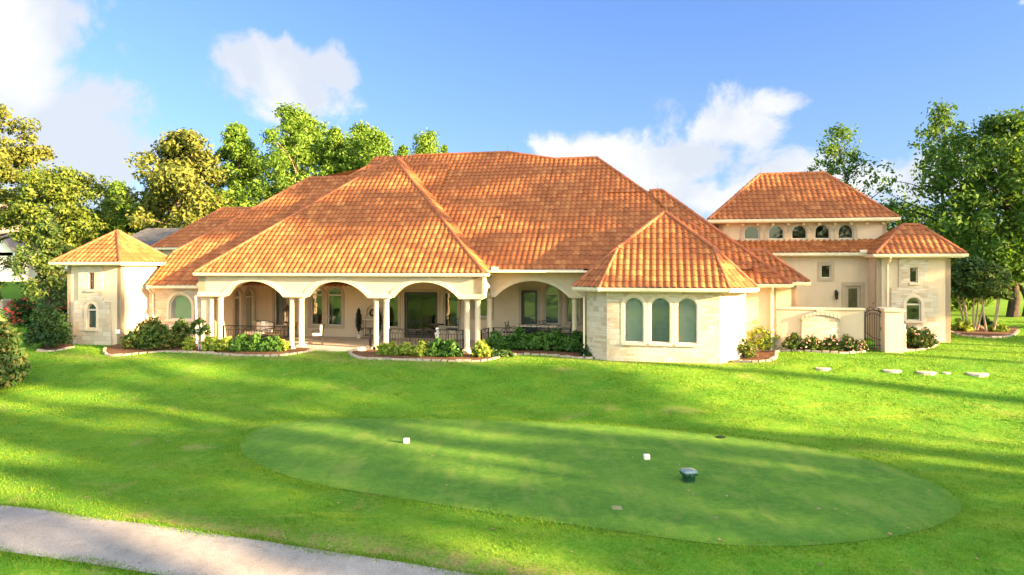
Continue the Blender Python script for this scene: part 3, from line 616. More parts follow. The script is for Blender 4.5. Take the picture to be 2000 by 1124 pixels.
# ---- roof faces: real barrel tiles, clipped to each plane's outline
TW, TC = .265, .335
class Roof:
    def __init__(s, name='roof'): s.bm = bmesh.new(); s.uv = s.bm.loops.layers.uv.new('tile'); s.name = name; s.caps = MB(); s.gut = MB()
    def face(s, poly, lift=.0, off=0.0):
        P = [Vector(q) for q in poly]; e = P[1] - P[0]; e.z = 0; e.normalize(); n = None
        for q in P[2:]:
            c = (P[1] - P[0]).cross(q - P[0])
            if n is None or c.length > n.length: n = c
        n.normalize(); 
        if n.z < 0: n = -n
        d = n.cross(e)
        if d.z < 0: d = -d
        O = P[0] - e * (P[0].dot(e)); q2 = [((p - O).dot(e), (p - O).dot(d)) for p in P]
        a0, a1 = min(a for a, b in q2) - .02, max(a for a, b in q2) + .02; b1 = max(b for a, b in q2)
        NS = 6; ai = np.arange(math.floor(a0 / TW) * NS, math.ceil(a1 / TW) * NS + 1) / NS; nb = int(math.ceil(b1 / TC))
        prof = np.array([.0, .030, .050, .054, .042, .012]); rnd = np.random.default_rng(int(abs(a0) * 100) + nb)
        rows = []
        for k in range(nb):
            for t, l in ((0.0, .030), (.5, .017), (.999, .0)): rows.append((k + t, l))
        A = ai * TW; H = prof[np.round(ai * NS).astype(int) % NS]
        bmv = []
        for bb, l in rows:
            bmv.append([s.bm.verts.new(O + e * float(a) + d * (bb * TC) + n * float(h + l + lift)) for a, h in zip(A, H)])
        fs = []
        for i in range(len(rows) - 1):
            for j in range(len(A) - 1):
                f = s.bm.faces.new((bmv[i][j], bmv[i][j + 1], bmv[i + 1][j + 1], bmv[i + 1][j])); fs.append(f)
                jit = ai[j] // 1
                for lp, (aa, b2) in zip(f.loops, ((ai[j], rows[i][0]), (ai[j + 1], rows[i][0]), (ai[j + 1], rows[i + 1][0]), (ai[j], rows[i + 1][0]))):
                    aa = min(max(aa, jit + .001), jit + .999); kk = math.floor(rows[i][0]); b2 = min(max(b2, kk + .001), kk + .999)
                    lp[s.uv].uv = (aa + off + 500, b2 + 500 + off)
        verts = {v for f in fs for v in f.verts}; geom = list(verts) + list({ed for f in fs for ed in f.edges}) + fs
        m = len(P); cen = sum(P, Vector()) / m
        for i in range(m):
            p, q = P[i], P[(i + 1) % m]; ed = q - p
            if ed.length < 1e-4: continue
            side = ed.cross(n).normalized()
            if side.dot(cen - p) > 0: side = -side
            grow = .03 if i == 0 else .02
            r = bmesh.ops.bisect_plane(s.bm, geom=geom, dist=1e-5, plane_co=p + side * grow, plane_no=side, clear_outer=True)
            geom = [g for g in r['geom'] if g.is_valid]
        return s
    def flat(s, poly):
        f = s.bm.faces.new([s.bm.verts.new(p) for p in poly])
        for lp in f.loops: lp[s.uv].uv = (3.5, 3.5)
        return s
    def cap(s, a, b, r=.09, lift=.03):
        a, b = Vector(a), Vector(b); L = (b - a).length; n = max(1, int(L / .38)); up = Vector((0, 0, lift))
        for k in range(n):
            p, q = a.lerp(b, k / n) + up, a.lerp(b, min(1, (k + 1.12) / n)) + up; s.caps.tube([p, q], r * 1.08, 9, r * .9)
        return s
    def gutter(s, a, b, w, ext=(0, 0)):
        """along an eave from a to b (outside on the right hand of a->b)"""
        a, b = Vector((*a, 0)), Vector((*b, 0)); d = (b - a).normalized(); o = Vector((d.y, -d.x, 0)); a = a - d * ext[0]; b = b + d * ext[1]
        pr = [(-.03, -.135), (.05, -.135), (.075, -.09), (.085, -.02), (.098, -.02), (.098, .0), (.08, .0), (.075, -.06), (-.03, -.06)]
        n = len(pr); vs = [p + o * x + Vector((0, 0, w + z + .015)) for p in (a, b) for x, z in pr]
        s.gut.add(vs, [(i, (i + 1) % n, (i + 1) % n + n, i + n) for i in range(n)] + [tuple(range(n))[::-1], tuple(range(n, 2 * n))]); return s
    def done(s, smooth=True):
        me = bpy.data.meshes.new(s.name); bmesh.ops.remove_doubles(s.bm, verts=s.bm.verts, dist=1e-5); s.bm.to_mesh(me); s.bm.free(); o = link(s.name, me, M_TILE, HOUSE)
        me.polygons.foreach_set('use_smooth', [True] * len(me.polygons)); me.set_sharp_from_angle(angle=R(50))
        if s.caps.v: s.caps.build('ridge_cap', M_CAP, o, True)
        if s.gut.v: s.gut.build('gutter', M_TRIM, o)
        return o
M_CAP = simple('ridge_clay', (.30, .092, .036), .62, .35, 0, .3, 2.2)
def soffit(poly, w, mat=None):
    MB().slab(poly, w - .05, w - .012).build('soffit', mat or M_TRIM, HOUSE)
def hipface(r, u0, u1, ve, we, ur0, ur1, vr, wr): r.face([(u0, ve, we), (u1, ve, we), (ur1, vr, wr), (ur0, vr, wr)])

# porch roof
wa, ra = 3.47, 9.80; ua = -1.75; va = 6.55
r = Roof()
r.face([(-9.0, -.47, wa), (5.15, -.47, wa), (ua, va, ra)])
r.face([(5.15, -.47, wa), (5.15, 9, wa), (ua, 9, ra), (ua, va, ra)], 0, 7)
r.flat([(-9.0, -.47, wa), (-9.0, 9, wa), (ua, 9, ra), (ua, va, ra)])
r.cap((-9.0, -.47, wa), (ua, va, ra)).cap((5.15, -.47, wa), (ua, va, ra)).cap((ua, va, ra), (ua, 8.8, ra))
r.gutter((-9.0, -.47), (5.15, -.47), wa, (.05, .1)).gutter((5.15, -.47), (5.15, 1.0), wa)
r.done()
# main roof
pm = .825; mw = lambda v: 3.62 + pm * (v - 1.05)
r = Roof()
r.face([(-5.5, 1.05, mw(1.05)), (6.95, 1.05, mw(1.05)), (6.95, 8.4, mw(8.4)), (4.1, 9.12, mw(9.12)), (-4, 9.12, mw(9.12))])
r.face([(6.95, 1.05, mw(1.05)), (16.55, 1.05, mw(1.05)), (9.25, 8.4, mw(8.4)), (6.95, 8.4, mw(8.4))])
r.flat([(16.55, 1.05, mw(1.05)), (16.55, 15, mw(1.05)), (9.25, 8.4, mw(8.4))]); r.flat([(9.25, 8.4, mw(8.4)), (16.55, 15, mw(1.05)), (6.95, 15, mw(1.05)), (6.95, 8.4, mw(8.4))])
r.flat([(4.1, 9.12, mw(9.12)), (-4, 9.12, mw(9.12)), (-4, 16, mw(2)), (10, 16, mw(2))]); r.flat([(4.1, 9.12, mw(9.12)), (10, 16, mw(2)), (6.95, 8.4, mw(8.4))])
r.cap((-1.6, 9.12, mw(9.12)), (4.1, 9.12, mw(9.12))).cap((4.1, 9.12, mw(9.12)), (6.95, 8.4, mw(8.4))).cap((6.95, 8.4, mw(8.4)), (9.25, 8.4, mw(8.4))).cap((9.25, 8.4, mw(8.4)), (14.5, 3.12, mw(3.1)))
r.gutter((5.25, 1.05), (9.3, 1.05), 3.62)
r.done()
# left roofs
pb = .877; bw = lambda v: 2.82 + pb * (v - .3)
r = Roof()
r.face([(-12.28, .3, bw(.3)), (-4.8, .3, bw(.3)), (-4.8, 7.2, bw(7.2)), (-7.25, 7.2, bw(7.2)), (-12.28, 2.17, bw(2.17))])
r.face([(-4.8, .3, bw(.3)), (1, .3, bw(.3)), (1, 7.95, bw(7.95)), (-4.0, 7.95, bw(7.95)), (-4.8, 7.2, bw(7.2))])
r.flat([(-7.25, 7.2, bw(7.2)), (-12.28, 2.17, bw(2.17)), (-14, 2.17, bw(.4)), (-14, 13, bw(.4))]); r.flat([(-7.25, 7.2, bw(7.2)), (-14, 13, bw(.4)), (0, 15, bw(.4)), (-4.0, 7.95, bw(7.95))])
r.cap((-12.28, 2.17, bw(2.17)), (-7.25, 7.2, bw(7.2))).cap((-7.25, 7.2, bw(7.2)), (-4.8, 7.2, bw(7.2))).cap((-4.8, 7.2, bw(7.2)), (-4.0, 7.95, bw(7.95))).cap((-4.0, 7.95, bw(7.95)), (1, 7.95, bw(7.95)))
r.gutter((-12.25, .3), (-9.05, .3), 2.82)
r.done()
r = Roof()    # far left wing
r.face([(-18.55, 8, 4.93), (-9, 8, 4.93), (-9, 11, 7.55), (-15.6, 11, 7.55)])
r.flat([(-18.55, 8, 4.93), (-18.55, 14, 4.93), (-15.6, 11, 7.55)]); r.flat([(-15.6, 11, 7.55), (-18.55, 14, 4.93), (-9, 14, 4.93), (-9, 11, 7.55)])
r.cap((-18.55, 8, 4.93), (-15.6, 11, 7.55)).cap((-15.6, 11, 7.55), (-9, 11, 7.55)).gutter((-18.55, 8), (-12, 8), 4.93, (.08, 0)); r.done()
# left tower roof
def pyramid(u0, u1, v0, v1, w, ap, ap2=None, back=True):
    ap2 = ap2 or ap; r = Roof()
    r.face([(u0, v0, w), (u1, v0, w)] + ([ap2, ap] if ap2 != ap else [ap]))
    r.face([(u1, v0, w), (u1, v1, w), ap2], 0, 11); r.face([(u0, v1, w), (u0, v0, w), ap], 0, 23)
    r.flat([(u1, v1, w), (u0, v1, w)] + ([ap, ap2] if ap2 != ap else [ap]))
    for c, a in (((u0, v0, w), ap), ((u1, v0, w), ap2), ((u1, v1, w), ap2), ((u0, v1, w), ap)): r.cap(c, a, .085)
    if ap2 != ap: r.cap(ap, ap2, .085)
    r.gutter((u0, v0), (u1, v0), w, (.1, .1)).gutter((u1, v0), (u1, v1), w).gutter((u0, v1), (u0, v0), w)
    o = r.done(); soffit([(u0, v0), (u1, v0), (u1, v1), (u0, v1)], w - .1); return o
pyramid(-16.12, -12.28, -1.42, 2.42, 3.98, (-14.15, .5, 5.55))
# stone bay roof
we, k = 2.93, 1.02; r = Roof(); fl, fr_ = (10.85, -.15, 4.53), (14.70, -.15, 4.53); apx = (12.8, 1.73, 6.15)
E0, E1, E2, E3 = (9.10, -.88, we), (10.22, -1.9, we), (15.18, -1.9, we), (16.30, -.88, we)
r.face([E1, E2, fr_, apx, fl]); r.face([E0, E1, fl], 0, 31); r.face([E2, E3, fr_], 0, 37)
r.flat([E0, (9.10, 4.5, we), (12.8, 4.5, 6.15), apx, fl]); r.flat([E3, (16.30, 3, we), (12.8, 4.5, 6.15), apx, fr_])
r.cap(E0, fl, .095).cap(fl, apx, .095).cap(apx, fr_, .095).cap(fr_, E3, .095).cap(E1, fl, .07, .01).cap(E2, fr_, .07, .01)
r.gutter(E0[:2], E1[:2], we, (.02, .05)).gutter(E1[:2], E2[:2], we, (.05, .05)).gutter(E2[:2], E3[:2], we, (.05, .05)); r.done()
soffit([(9.10, -.88), (10.22, -1.9), (15.18, -1.9), (16.30, -.88), (16.3, .9), (9.1, .9)], we - .1)
# roofs between the bay and the courtyard
r = Roof(); r.face([(15, .5, 3.05), (17.8, .5, 3.05), (16.288, 2.012, 4.376), (15, 2.012, 4.376)]); r.face([(14.5, 2.012, 4.376), (16.288, 2.012, 4.376), (12.7, 5.6, 7.52), (12.1, 5.6, 7.52)]); r.flat([(17.8, .5, 3.05), (17.8, 9, 3.05), (12.7, 5.6, 7.52)]); r.flat([(12.7, 5.6, 7.52), (17.8, 9, 3.05), (10, 10, 3.3), (10, 5.6, 7.52)])
r.cap((17.8, .5, 3.05), (12.7, 5.6, 7.52), .095).cap((12.7, 5.6, 7.52), (12.1, 5.6, 7.52)).gutter((15.9, .5), (17.8, .5), 3.05, (0, .1)); r.done()
soffit([(15.6, .5), (17.8, .5), (17.8, 3), (15.6, 3)], 2.95)
r = Roof(); r.face([(15, 1.2, 3.12), (18.62, 1.2, 3.12), (17.1, 2.72, 4.46), (15, 2.72, 4.46)]); r.flat([(18.62, 1.2, 3.12), (18.62, 6, 3.12), (17.1, 2.72, 4.46)]); r.flat([(17.1, 2.72, 4.46), (18.62, 6, 3.12), (15, 6, 3.12), (15, 2.72, 4.46)])
r.cap((18.62, 1.2, 3.12), (17.1, 2.72, 4.46), .09).cap((17.1, 2.72, 4.46), (15, 2.72, 4.46), .09).gutter((17.75, 1.2), (18.62, 1.2), 3.12, (0, .08)); r.done()
soffit([(17.3, 1.2), (18.62, 1.2), (18.62, 6.2), (17.3, 6.2)], 3.02)
# upper storey roof, skirt roof, right tower roof
r = Roof(); r.face([(15.0, 6.5, 6.10), (23.68, 6.5, 6.10), (21.05, 9.4, 8.66), (17.85, 9.4, 8.66)]); r.flat([(23.68, 6.5, 6.1), (23.68, 12.3, 6.1), (21.05, 9.4, 8.66)]); r.flat([(15, 6.5, 6.1), (15, 12.3, 6.1), (17.85, 9.4, 8.66)]); r.flat([(21.05, 9.4, 8.66), (23.68, 12.3, 6.1), (15, 12.3, 6.1), (17.85, 9.4, 8.66)])
r.cap((15.0, 6.5, 6.10), (17.85, 9.4, 8.66)).cap((17.85, 9.4, 8.66), (21.05, 9.4, 8.66)).cap((21.05, 9.4, 8.66), (23.68, 6.5, 6.10)).gutter((15, 6.5), (23.68, 6.5), 6.10, (.05, .1)); r.done()
soffit([(15, 6.5), (23.68, 6.5), (23.68, 12.3), (15, 12.3)], 6.0)
r = Roof(); r.face([(16.2, 5.85, 4.42), (22.9, 5.85, 4.42), (22.9, 7.06, 5.06), (16.2, 7.06, 5.06)]); r.gutter((16.4, 5.85), (22.2, 5.85), 4.42); r.done()
soffit([(16.4, 5.85), (22.4, 5.85), (22.4, 7.0), (16.4, 7.0)], 4.32)
pyramid(22.12, 25.78, 4.55, 8.2, 4.33, (23.75, 6.1, 5.70), (24.45, 6.1, 5.70))

# ---- walls
UPW = []
lt = Wall((-15.65, -1), (-12.6, -1), -.6, 3.92, M_STUC); a0 = 15.65
W1 = (-14.46 + a0, -13.91 + a0, .78, 1.70, .29); W2 = (-14.37 + a0, -14.02 + a0, 2.66, 3.48, 0)
lt.holes += [arch_pts(*W1), arch_pts(*W2)]; lt.build()
Wall((-12.6, -1), (-12.6, 1.6), -.6, 3.92, M_STUC).build(); Wall((-15.65, 2.1), (-15.65, -1), -.6, 3.92, M_STUC).build(); Wall((-12.6, 2.1), (-15.65, 2.1), -.6, 3.92, M_STUC).build()
lp = Wall((-15.65, -1.09), (-12.6, -1.09), 0, 0, M_STONE, .088, 'stone_facing', [(.34, -.6), (2.62, -.6), (2.45, 2.0), (2.48, 2.08), (2.1, 2.14), (2.06, 2.4), (2.06, 3.80), (.72, 3.80), (.72, 2.12), (.46, 2.10), (.47, 2.0)])
lp.window(*W1, glass=M_GLASSB, trim=.0, sash=M_SASH, transom=1.68, blind=M_BLIND, sill=.06, dd=.05); lp.window(*W2, glass=M_GLASSD, munt=([W2[0] + .175], [3.08]), sash=M_WIN, sw=.035, sill=.05, dd=.05); lp.build()
lp.ring(MB(), arch_pts(*W1, -.13), arch_pts(*W1, .003), -.02, .04).build('stone_surround', M_CAST, HOUSE)
bwl = Wall((-12.6, .8), (-8.95, .8), -.6, 2.80, M_STONE); bwl.window(-11.42 + 12.6, -10.11 + 12.6, 1.12, 1.74, .66, M_GLASSB, .14, M_CAST, None, .06, M_BLIND, None, None, .2); bwl.build()
# porch interior
ew = Wall((-8.95, .25), (-8.95, 4.5), 0, 3.5, M_STUC, .25)   # end wall, faces the porch
ew.d = Vector((0, 1, 0)); ew.inn = Vector((-1, 0, 0))
for a, b in ((2.28, 2.94), (3.26, 4.06)): ew.window(a, b, .12, 2.15, .42, M_GLASSD, .12, M_WIN, None, .05, None, 2.15)
ew.build()
bk = Wall((-8.95, 4.5), (9.6, 4.5), 0, 3.75, M_STUC); o9 = 8.95
bk.window(-7.83 + o9, -7.1 + o9, .56, 2.50, 0, M_GLASS, .13)
for a, b in ((-5.68, -5.0), (-4.7, -3.9)): bk.window(a + o9, b + o9, .64, 2.25, .42, M_GLASS, .16, M_WIN, None, .05, None, 2.25)
bk.window(-1.45 + o9, -.71 + o9, .6, 2.40, 0, M_GLASS, .12); bk.window(1.77 + o9, 2.54 + o9, .66, 2.45, 0, M_GLASS, .12)
bk.window(3.35 + o9, 4.25 + o9, 1.22, 2.45, 0, M_GLASS, .14); bk.window(7.01 + o9, 7.73 + o9, .92, 2.40, .42, M_GLASS, .13, M_WIN, None, .05, M_SHUT, 2.42); bk.window(8.14 + o9, 8.75 + o9, 1.0, 2.5, 0, M_GLASS, .12, M_WIN, None, .05, M_SHUT)
bk.window(-.37 + o9, 1.44 + o9, .07, 2.46, 0, M_GLASSD, .13, M_WIN, M_DOOR, .14, None, None, ([.535 + o9], [.45]), None, 'door')
bk.window(5.82 + o9, 6.65 + o9, .07, 2.60, 0, M_GLASS, .13, M_WIN, M_DOOR, .14, M_SHUT, None, None, None, 'door')
bk.build()
MB().box(-9.2, 9.6, .2, 4.55, 3.52, 3.6).build('porch_ceiling', M_TRIM, HOUSE)
MB().slab([(-9.0, -.5), (5.1, -.5), (5.1, .3), (-9.0, .3)], 3.33, 3.40).build('soffit', M_TRIM, HOUSE)
MB().slab([(5.1, 1.1), (9.6, 1.1), (9.6, 1.9), (5.1, 1.9)], 3.50, 3.56).build('soffit', M_TRIM, HOUSE)
# curtains hung behind the porch windows
def curtain(u0, u1, w0, w1, gather):
    n = 26; P = np.zeros((n, 9, 3))
    for i in range(n):
        for j in range(9):
            t = j / 8; g = 1 - gather * math.sin(math.pi * min(1, t * 1.15)) ; P[i, j] = (u0 + (u1 - u0) * i / (n - 1) * g, 4.86 + .04 * math.sin(i * 1.5), w1 + (w0 - w1) * t)
    gridmesh('curtain', P, M_CURT, HOUSE)
for c in [(-7.82, -7.45, .3, 2.5, .35), (-5.66, -5.45, .3, 2.6, .3), (-3.92, -4.35, .3, 2.6, .45), (-4.68, -4.5, .3, 2.6, .3), (2.52, 2.2, .3, 2.5, .4)]: curtain(*c)
# arcade
def arcpath(h0, h1, ws, rise, n=18):
    R_ = (((h1 - h0) / 2) ** 2 + rise ** 2) / (2 * rise); c = (h0 + h1) / 2; cz = ws + rise - R_; a = math.asin((h1 - h0) / 2 / R_)
    return [(c + R_ * math.sin(-a + 2 * a * k / n), cz + R_ * math.cos(-a + 2 * a * k / n)) for k in range(n + 1)]
def arcade(a, b, w1, bays, ws, th, flat_w=.20):
    wl = Wall(a, b, 0, 0, M_STUC, th, 'arcade_wall'); low = [(0, ws)]
    for h0, h1, rise in bays: low += arcpath(h0, h1, ws, rise)
    low.append((wl.L, ws)); wl.outline = low + [(wl.L, w1), (0, w1)]; wl.build()
    up = []
    for i, (h, w) in enumerate(low):
        p, q = low[max(0, i - 1)], low[min(len(low) - 1, i + 1)]; d = Vector((q[0] - p[0], q[1] - p[1])).normalized()
        up.append((h - d.y * .20, w + d.x * .20) if 0 < i < len(low) - 1 else (h, w + .20))
    for k in range(2):      # two stepped bands of moulding
        A = [(h, w - .012 + (0 if k else 0)) for h, w in low]; f = .62 if k else 1.0; U = [(l[0] + (u[0] - l[0]) * f, l[1] + (u[1] - l[1]) * f) for l, u in zip(low, up)]
        m = MB(); n = len(A); d0 = -.035 - .03 * k
        vs = [wl.p(h, d, w) for d in (d0, .0) for h, w in A] + [wl.p(h, d, w) for d in (d0, .0) for h, w in U]; fs = []
        for i in range(n - 1): fs += [(i, i + 1, 2 * n + i + 1, 2 * n + i), (i, n + i, n + i + 1, i + 1), (2 * n + i, 2 * n + i + 1, 3 * n + i + 1, 3 * n + i)]
        fs += [(0, 2 * n, 3 * n, n), (n - 1, 2 * n - 1, 4 * n - 1, 3 * n - 1)]
        m.add(vs, fs).build('arch_moulding', M_CAST, HOUSE)
    return wl
PAIRS = [(-8.42, -7.96), (-4.2, -3.72), (0.0, .48), (4.28, 4.76)]
A0 = -9.0
bays = [(PAIRS[i][1] + .30 - A0, PAIRS[i + 1][0] - .30 - A0, .73) for i in range(3)]
arcade((A0, -.22), (5.02, -.22), 3.42, bays, 2.37, .44)
sd = arcade((5.02, -.22), (5.02, 1.72), 3.6, [(.50, 1.40, .48)], 2.37, .40)
arcade((5.02, 1.28), (9.6, 1.28), 3.62, [(.25, 3.62, .74)], 2.40, .44)
Wall((A0, .9), (A0, -.22), 2.37, 3.42, M_STUC, .4).build()
cm = MB(); cm.box(-.17, .17, -.17, .17, 0, .10).lathe([(.155, .10), (.155, .16), (.135, .19), (.124, .22), (.130, .9), (.118, 2.16), (.135, 2.19), (.135, 2.22), (.125, 2.24), (.155, 2.29)], 20).box(-.175, .175, -.175, .175, 2.29, 2.37)
cm_me = None; cols = [(u, 0) for p in PAIRS for u in p] + [(4.92, 1.5), (8.86, 1.5)]
c0 = cm.build('column', M_CAST, HOUSE, True); c0.location = (cols[0][0], cols[0][1], .03)
for u, v in cols[1:]: c = dup(c0, HOUSE); c.location = (u, v, .03 + (.02 if v else 0))
Wall((A0 + .05, -.05), (A0 + .45, -.05), 0, 2.37, M_STUC, .3).build()      # half pier behind the first pair
# stone bay
Wall((9.6, 4.4), (9.6, -.55), -.6, 2.9, M_STONE).build(); Wall((9.6, -.55), (10.5, -1.45), -.6, 2.9, M_STONE).build()
by = Wall((10.5, -1.45), (14.85, -1.45), -.6, 2.9, M_STONE, .26)
for a, b in ((11.17, 11.97), (12.21, 13.0), (13.23, 14.03)): by.window(a - 10.5, b - 10.5, .74, 2.18, .40, M_GLASSB, .0, None, M_SASH, .055, M_BLIND, None, None, .05); by.ring(MB(), arch_pts(a - 10.5, b - 10.5, .74, 2.18, .40, -.11), arch_pts(a - 10.5, b - 10.5, .74, 2.18, .40, .003), -.018, .04).build('stone_surround', M_CAST, HOUSE)
by.build()
Wall((14.85, -1.45), (15.95, -.35), -.6, 2.9, M_STONE).build(); Wall((15.95, -.35), (15.95, .9), -.6, 2.9, M_STONE).build()
Wall((15.95, .9), (17.3, .9), -.6, 2.98, M_STUC).build(); Wall((17.3, .9), (17.3, 1.7), -.6, 2.98, M_STUC).build(); Wall((17.3, 1.7), (18.25, 1.7), -.6, 3.05, M_STUC).build(); Wall((18.25, 1.7), (18.25, 6.3), -.6, 3.4, M_STUC).build()
MB().box(16.98, 17.22, .86, .9, -.4, 2.9).build('pilaster', M_STUC, HOUSE)
dw = Wall((16.5, 6.3), (22.3, 6.3), -.3, 4.38, M_STUC); dw.window(20.21 - 16.5, 20.66 - 16.5, 3.22, 3.86, 0, M_GLASSD, .14, M_WIN)
dw.window(21.32 - 16.5, 21.98 - 16.5, .36, 2.86, 0, M_GLASSD, .17, M_WIN, M_WIN, .13, None, None, None, None, 'door'); dw.build()
uw_ = Wall((15.55, 7.05), (23.35, 7.05), 4.5, 6.05, M_STUC)
for a, b in ((16.75, 17.51), (17.92, 18.67), (19.01, 19.74), (20.08, 20.80), (21.15, 21.87)): uw_.window(a - 15.55, b - 15.55, 5.13, 5.48, .38, M_GLASSD, .17, M_WIN, M_SASH, .05)
uw_.build(); Wall((23.35, 7.05), (23.35, 12), 3, 6.05, M_STUC).build(); Wall((15.55, 12), (15.55, 7.05), 3, 6.05, M_STUC).build(); Wall((23.35, 12), (15.55, 12), 0, 6.05, M_STUC).build()
for k in range(11): MB().box(15.9 + k * .72, 16.02 + k * .72, 6.86, 7.05, 5.82, 5.93).build('eave_bracket', M_TRIM, HOUSE)
rt = Wall((22.3, 5), (25.36, 5), -.3, 4.28, M_STUC); a0 = -22.3
V1 = (23.52 + a0, 24.13 + a0, 1.32, 2.08, .31); V2 = (23.67 + a0, 23.99 + a0, 3.05, 3.74, 0); rt.holes += [arch_pts(*V1), arch_pts(*V2)]; rt.build()
Wall((22.3, 7), (22.3, 5), -.3, 4.28, M_STUC).build(); Wall((25.36, 5), (25.36, 8), -.3, 4.28, M_STUC).build(); Wall((25.36, 8), (23.2, 8), -.3, 4.28, M_STUC).build()
rp = Wall((22.3, 4.91), (25.36, 4.91), 0, 0, M_STONE, .088, 'stone_facing', [(.58, -.3), (2.55, -.3), (2.50, 2.78), (2.12, 2.86), (2.12, 4.18), (.92, 4.18), (.92, 2.84), (.60, 2.80)])
rp.window(*V1, glass=M_GLASS, transom=2.06, sill=.06, dd=.05); rp.window(*V2, glass=M_GLASSD, sw=.035, sill=.05, dd=.05); rp.build()
rp.ring(MB(), arch_pts(*V1, -.13), arch_pts(*V1, .003), -.02, .04).build('stone_surround', M_CAST, HOUSE)
# unseen sides and back of the house
Wall((-18.2, 13.5), (-18.2, 8.5), 0, 4.9, M_STUC).build(); Wall((-18.2, 8.5), (-9, 8.5), 0, 4.9, M_STUC).build(); Wall((17, 14.5), (-18.2, 14.5), 0, 4.2, M_STUC).build(); Wall((16.2, 12), (16.2, 14.5), 0, 4.2, M_STUC).build()
# rain pipes, splash guards, rods, vents
def pipe(pts): m = MB(); m.tube(pts, .042, 8); return m.build('downspout', M_TRIM, HOUSE, True)
pipe([(-12.2, .22, 2.72), (-12.2, .42, 2.55), (-12.28, .74, 2.42), (-12.28, .74, -.1)]); pipe([(9.08, -.85, 2.82), (9.25, -.70, 2.62), (9.5, -.60, 2.5), (9.5, -.60, 0)])
pipe([(17.1, .42, 2.95), (17.1, .6, 2.75), (17.1, .82, 2.65), (17.1, .82, 0)]); pipe([(22.75, 4.5, 4.2), (22.75, 4.7, 4.0), (22.75, 4.94, 3.9), (22.75, 4.94, .2)]); pipe([(-9.08, -.3, 2.37), (-9.05, -.27, .1)])
for u, v, w in ((5.3, .95, 3.66), (-9.25, .25, 2.86), (21.95, 5.75, 4.46)): MB().box(u - .15, u + .15, v - .06, v + .06, w - .03, w + .10).build('splash_guard', M_TRIM, HOUSE)
for u, v, w in ((4.1, 9.12, mw(9.12)), (9.2, 8.4, mw(8.4)), (12.5, 5.6, 7.52), (17.9, 9.4, 8.66), (-14.15, .5, 5.55)): MB().tube([(u, v, w), (u, v, w + .5)], .007, 6, .003).build('lightning_rod', M_IRON, HOUSE)
for u, v, pl in ((4.9, 4.1, mw), (16.5, 1.1, lambda v: 3.05 + .876 * (v - .5))): MB().lathe([(.09, -.1), (.09, .10), (.13, .11), (.10, .19), (.001, .20)], 12, (u, v, pl(v) + .05)).build('roof_vent', M_CAP, HOUSE)
lb = MB().box(-.13, .13, -.03, .0, 0, .22); o = lb.build('meter_box', M_WHITE, HOUSE, False, .01); o.location = (-12.78, -1.0, .55)
for u in (-6.6, -2.75, 4.95): o = MB().box(-.05, .05, -.03, 0, 0, .11).build('outlet_box', M_BRONZE, HOUSE); o.location = (u, 4.5, .42)
# wall lantern by the courtyard door
w = thing('wall_lantern', 'black lantern on the courtyard wall left of the glazed door', 'lantern', hw(20.88, 6.3, 2.25), -PSI)
MB().box(-.05, .05, -.05, 0, .08, .38).build('bracket', M_IRON, w)
MB().tube([(0, -.03, .36), (0, -.12, .42), (0, -.17, .38)], .012).build('arm', M_IRON, w, True)
MB().lathe([(.05, 0), (.07, .03), (.07, .05), (.062, .06), (.085, .26)], 6, (0, -.17, 0)).build('lamp_glass', M_GLASSD, w); MB().lathe([(.105, .26), (.06, .33), (.02, .36), (.015, .40), (.001, .42)], 6, (0, -.17, 0)).build('lantern_roof', M_IRON, w)
MB().lathe([(.02, -.06), (.055, -.03), (.078, 0), (.07, .03)], 6, (0, -.17, 0)).build('lantern_base', M_IRON, w)

# ------------------------------------------------------------------ courtyard wall, pillar and gate
cw = thing('courtyard_wall', 'low tan stucco wall with pale coping and a stone panel between the bay and the iron gate', 'wall', hw(17.3, 1.0), -PSI)
MB().box(0, 3.38, 0, .25, -.2, 2.0).build('wall', M_STUC, cw); MB().box(-.02, 3.42, -.06, .31, 2.0, 2.09).build('coping', M_CAST, cw, False, .015)
pn = MB().prism([(.95, .0), (2.52, .0), (2.47, .6), (2.42, 1.62), (2.36, 1.66), (2.1, 1.74), (1.7, 1.78), (1.35, 1.74), (1.06, 1.66), (1.0, 1.62), (.97, .6)], -.13, 0); pn.build('stone_panel', M_STONE, cw)
ar = arcpath(.95, 2.48, 1.60, .20, 10); m = MB()
for i in range(10):
    (a, b), (c, d) = ar[i], ar[i + 1]; m.add([(x, y, z) for y in (-.19, 0) for x, z in ((a + .008, b), (c - .008, d), (c - .008, d + .13), (a + .008, b + .13))], [(0, 1, 2, 3), (7, 6, 5, 4), (0, 4, 5, 1), (1, 5, 6, 2), (2, 6, 7, 3), (3, 7, 4, 0)])
m.build('stone_cap', M_STONE, cw)
MB().box(1.55, 1.85, -.2, 0, 1.90, 1.99).build('keystone', M_STONE, cw)
MB().box(2.12, 2.34, -.15, -.13, .8, 1.05).build('inset_stone', M_ROCKP, cw)
pl = thing('gate_pillar', 'tan stucco gate pillar with a sloped cap, right of the iron gate', 'pillar', hw(21.3, .45), -PSI)
MB().box(0, .66, 0, 1.25, -.1, 2.0).build('shaft', M_STUC, pl); MB().box(-.05, .71, -.06, 1.29, 2.0, 2.06).box(-.02, .68, -.03, 1.26, 2.06, 2.11).build('cap', M_CAST, pl, False, .01)
g = thing('garden_gate', 'black wrought iron garden gate with an arched scrolled top, slightly ajar', 'gate', hw(20.72, .98, .28), -PSI - R(2))
gw = .60
def bars(m, pts, r=.012): return m.tube(pts, r, 6)
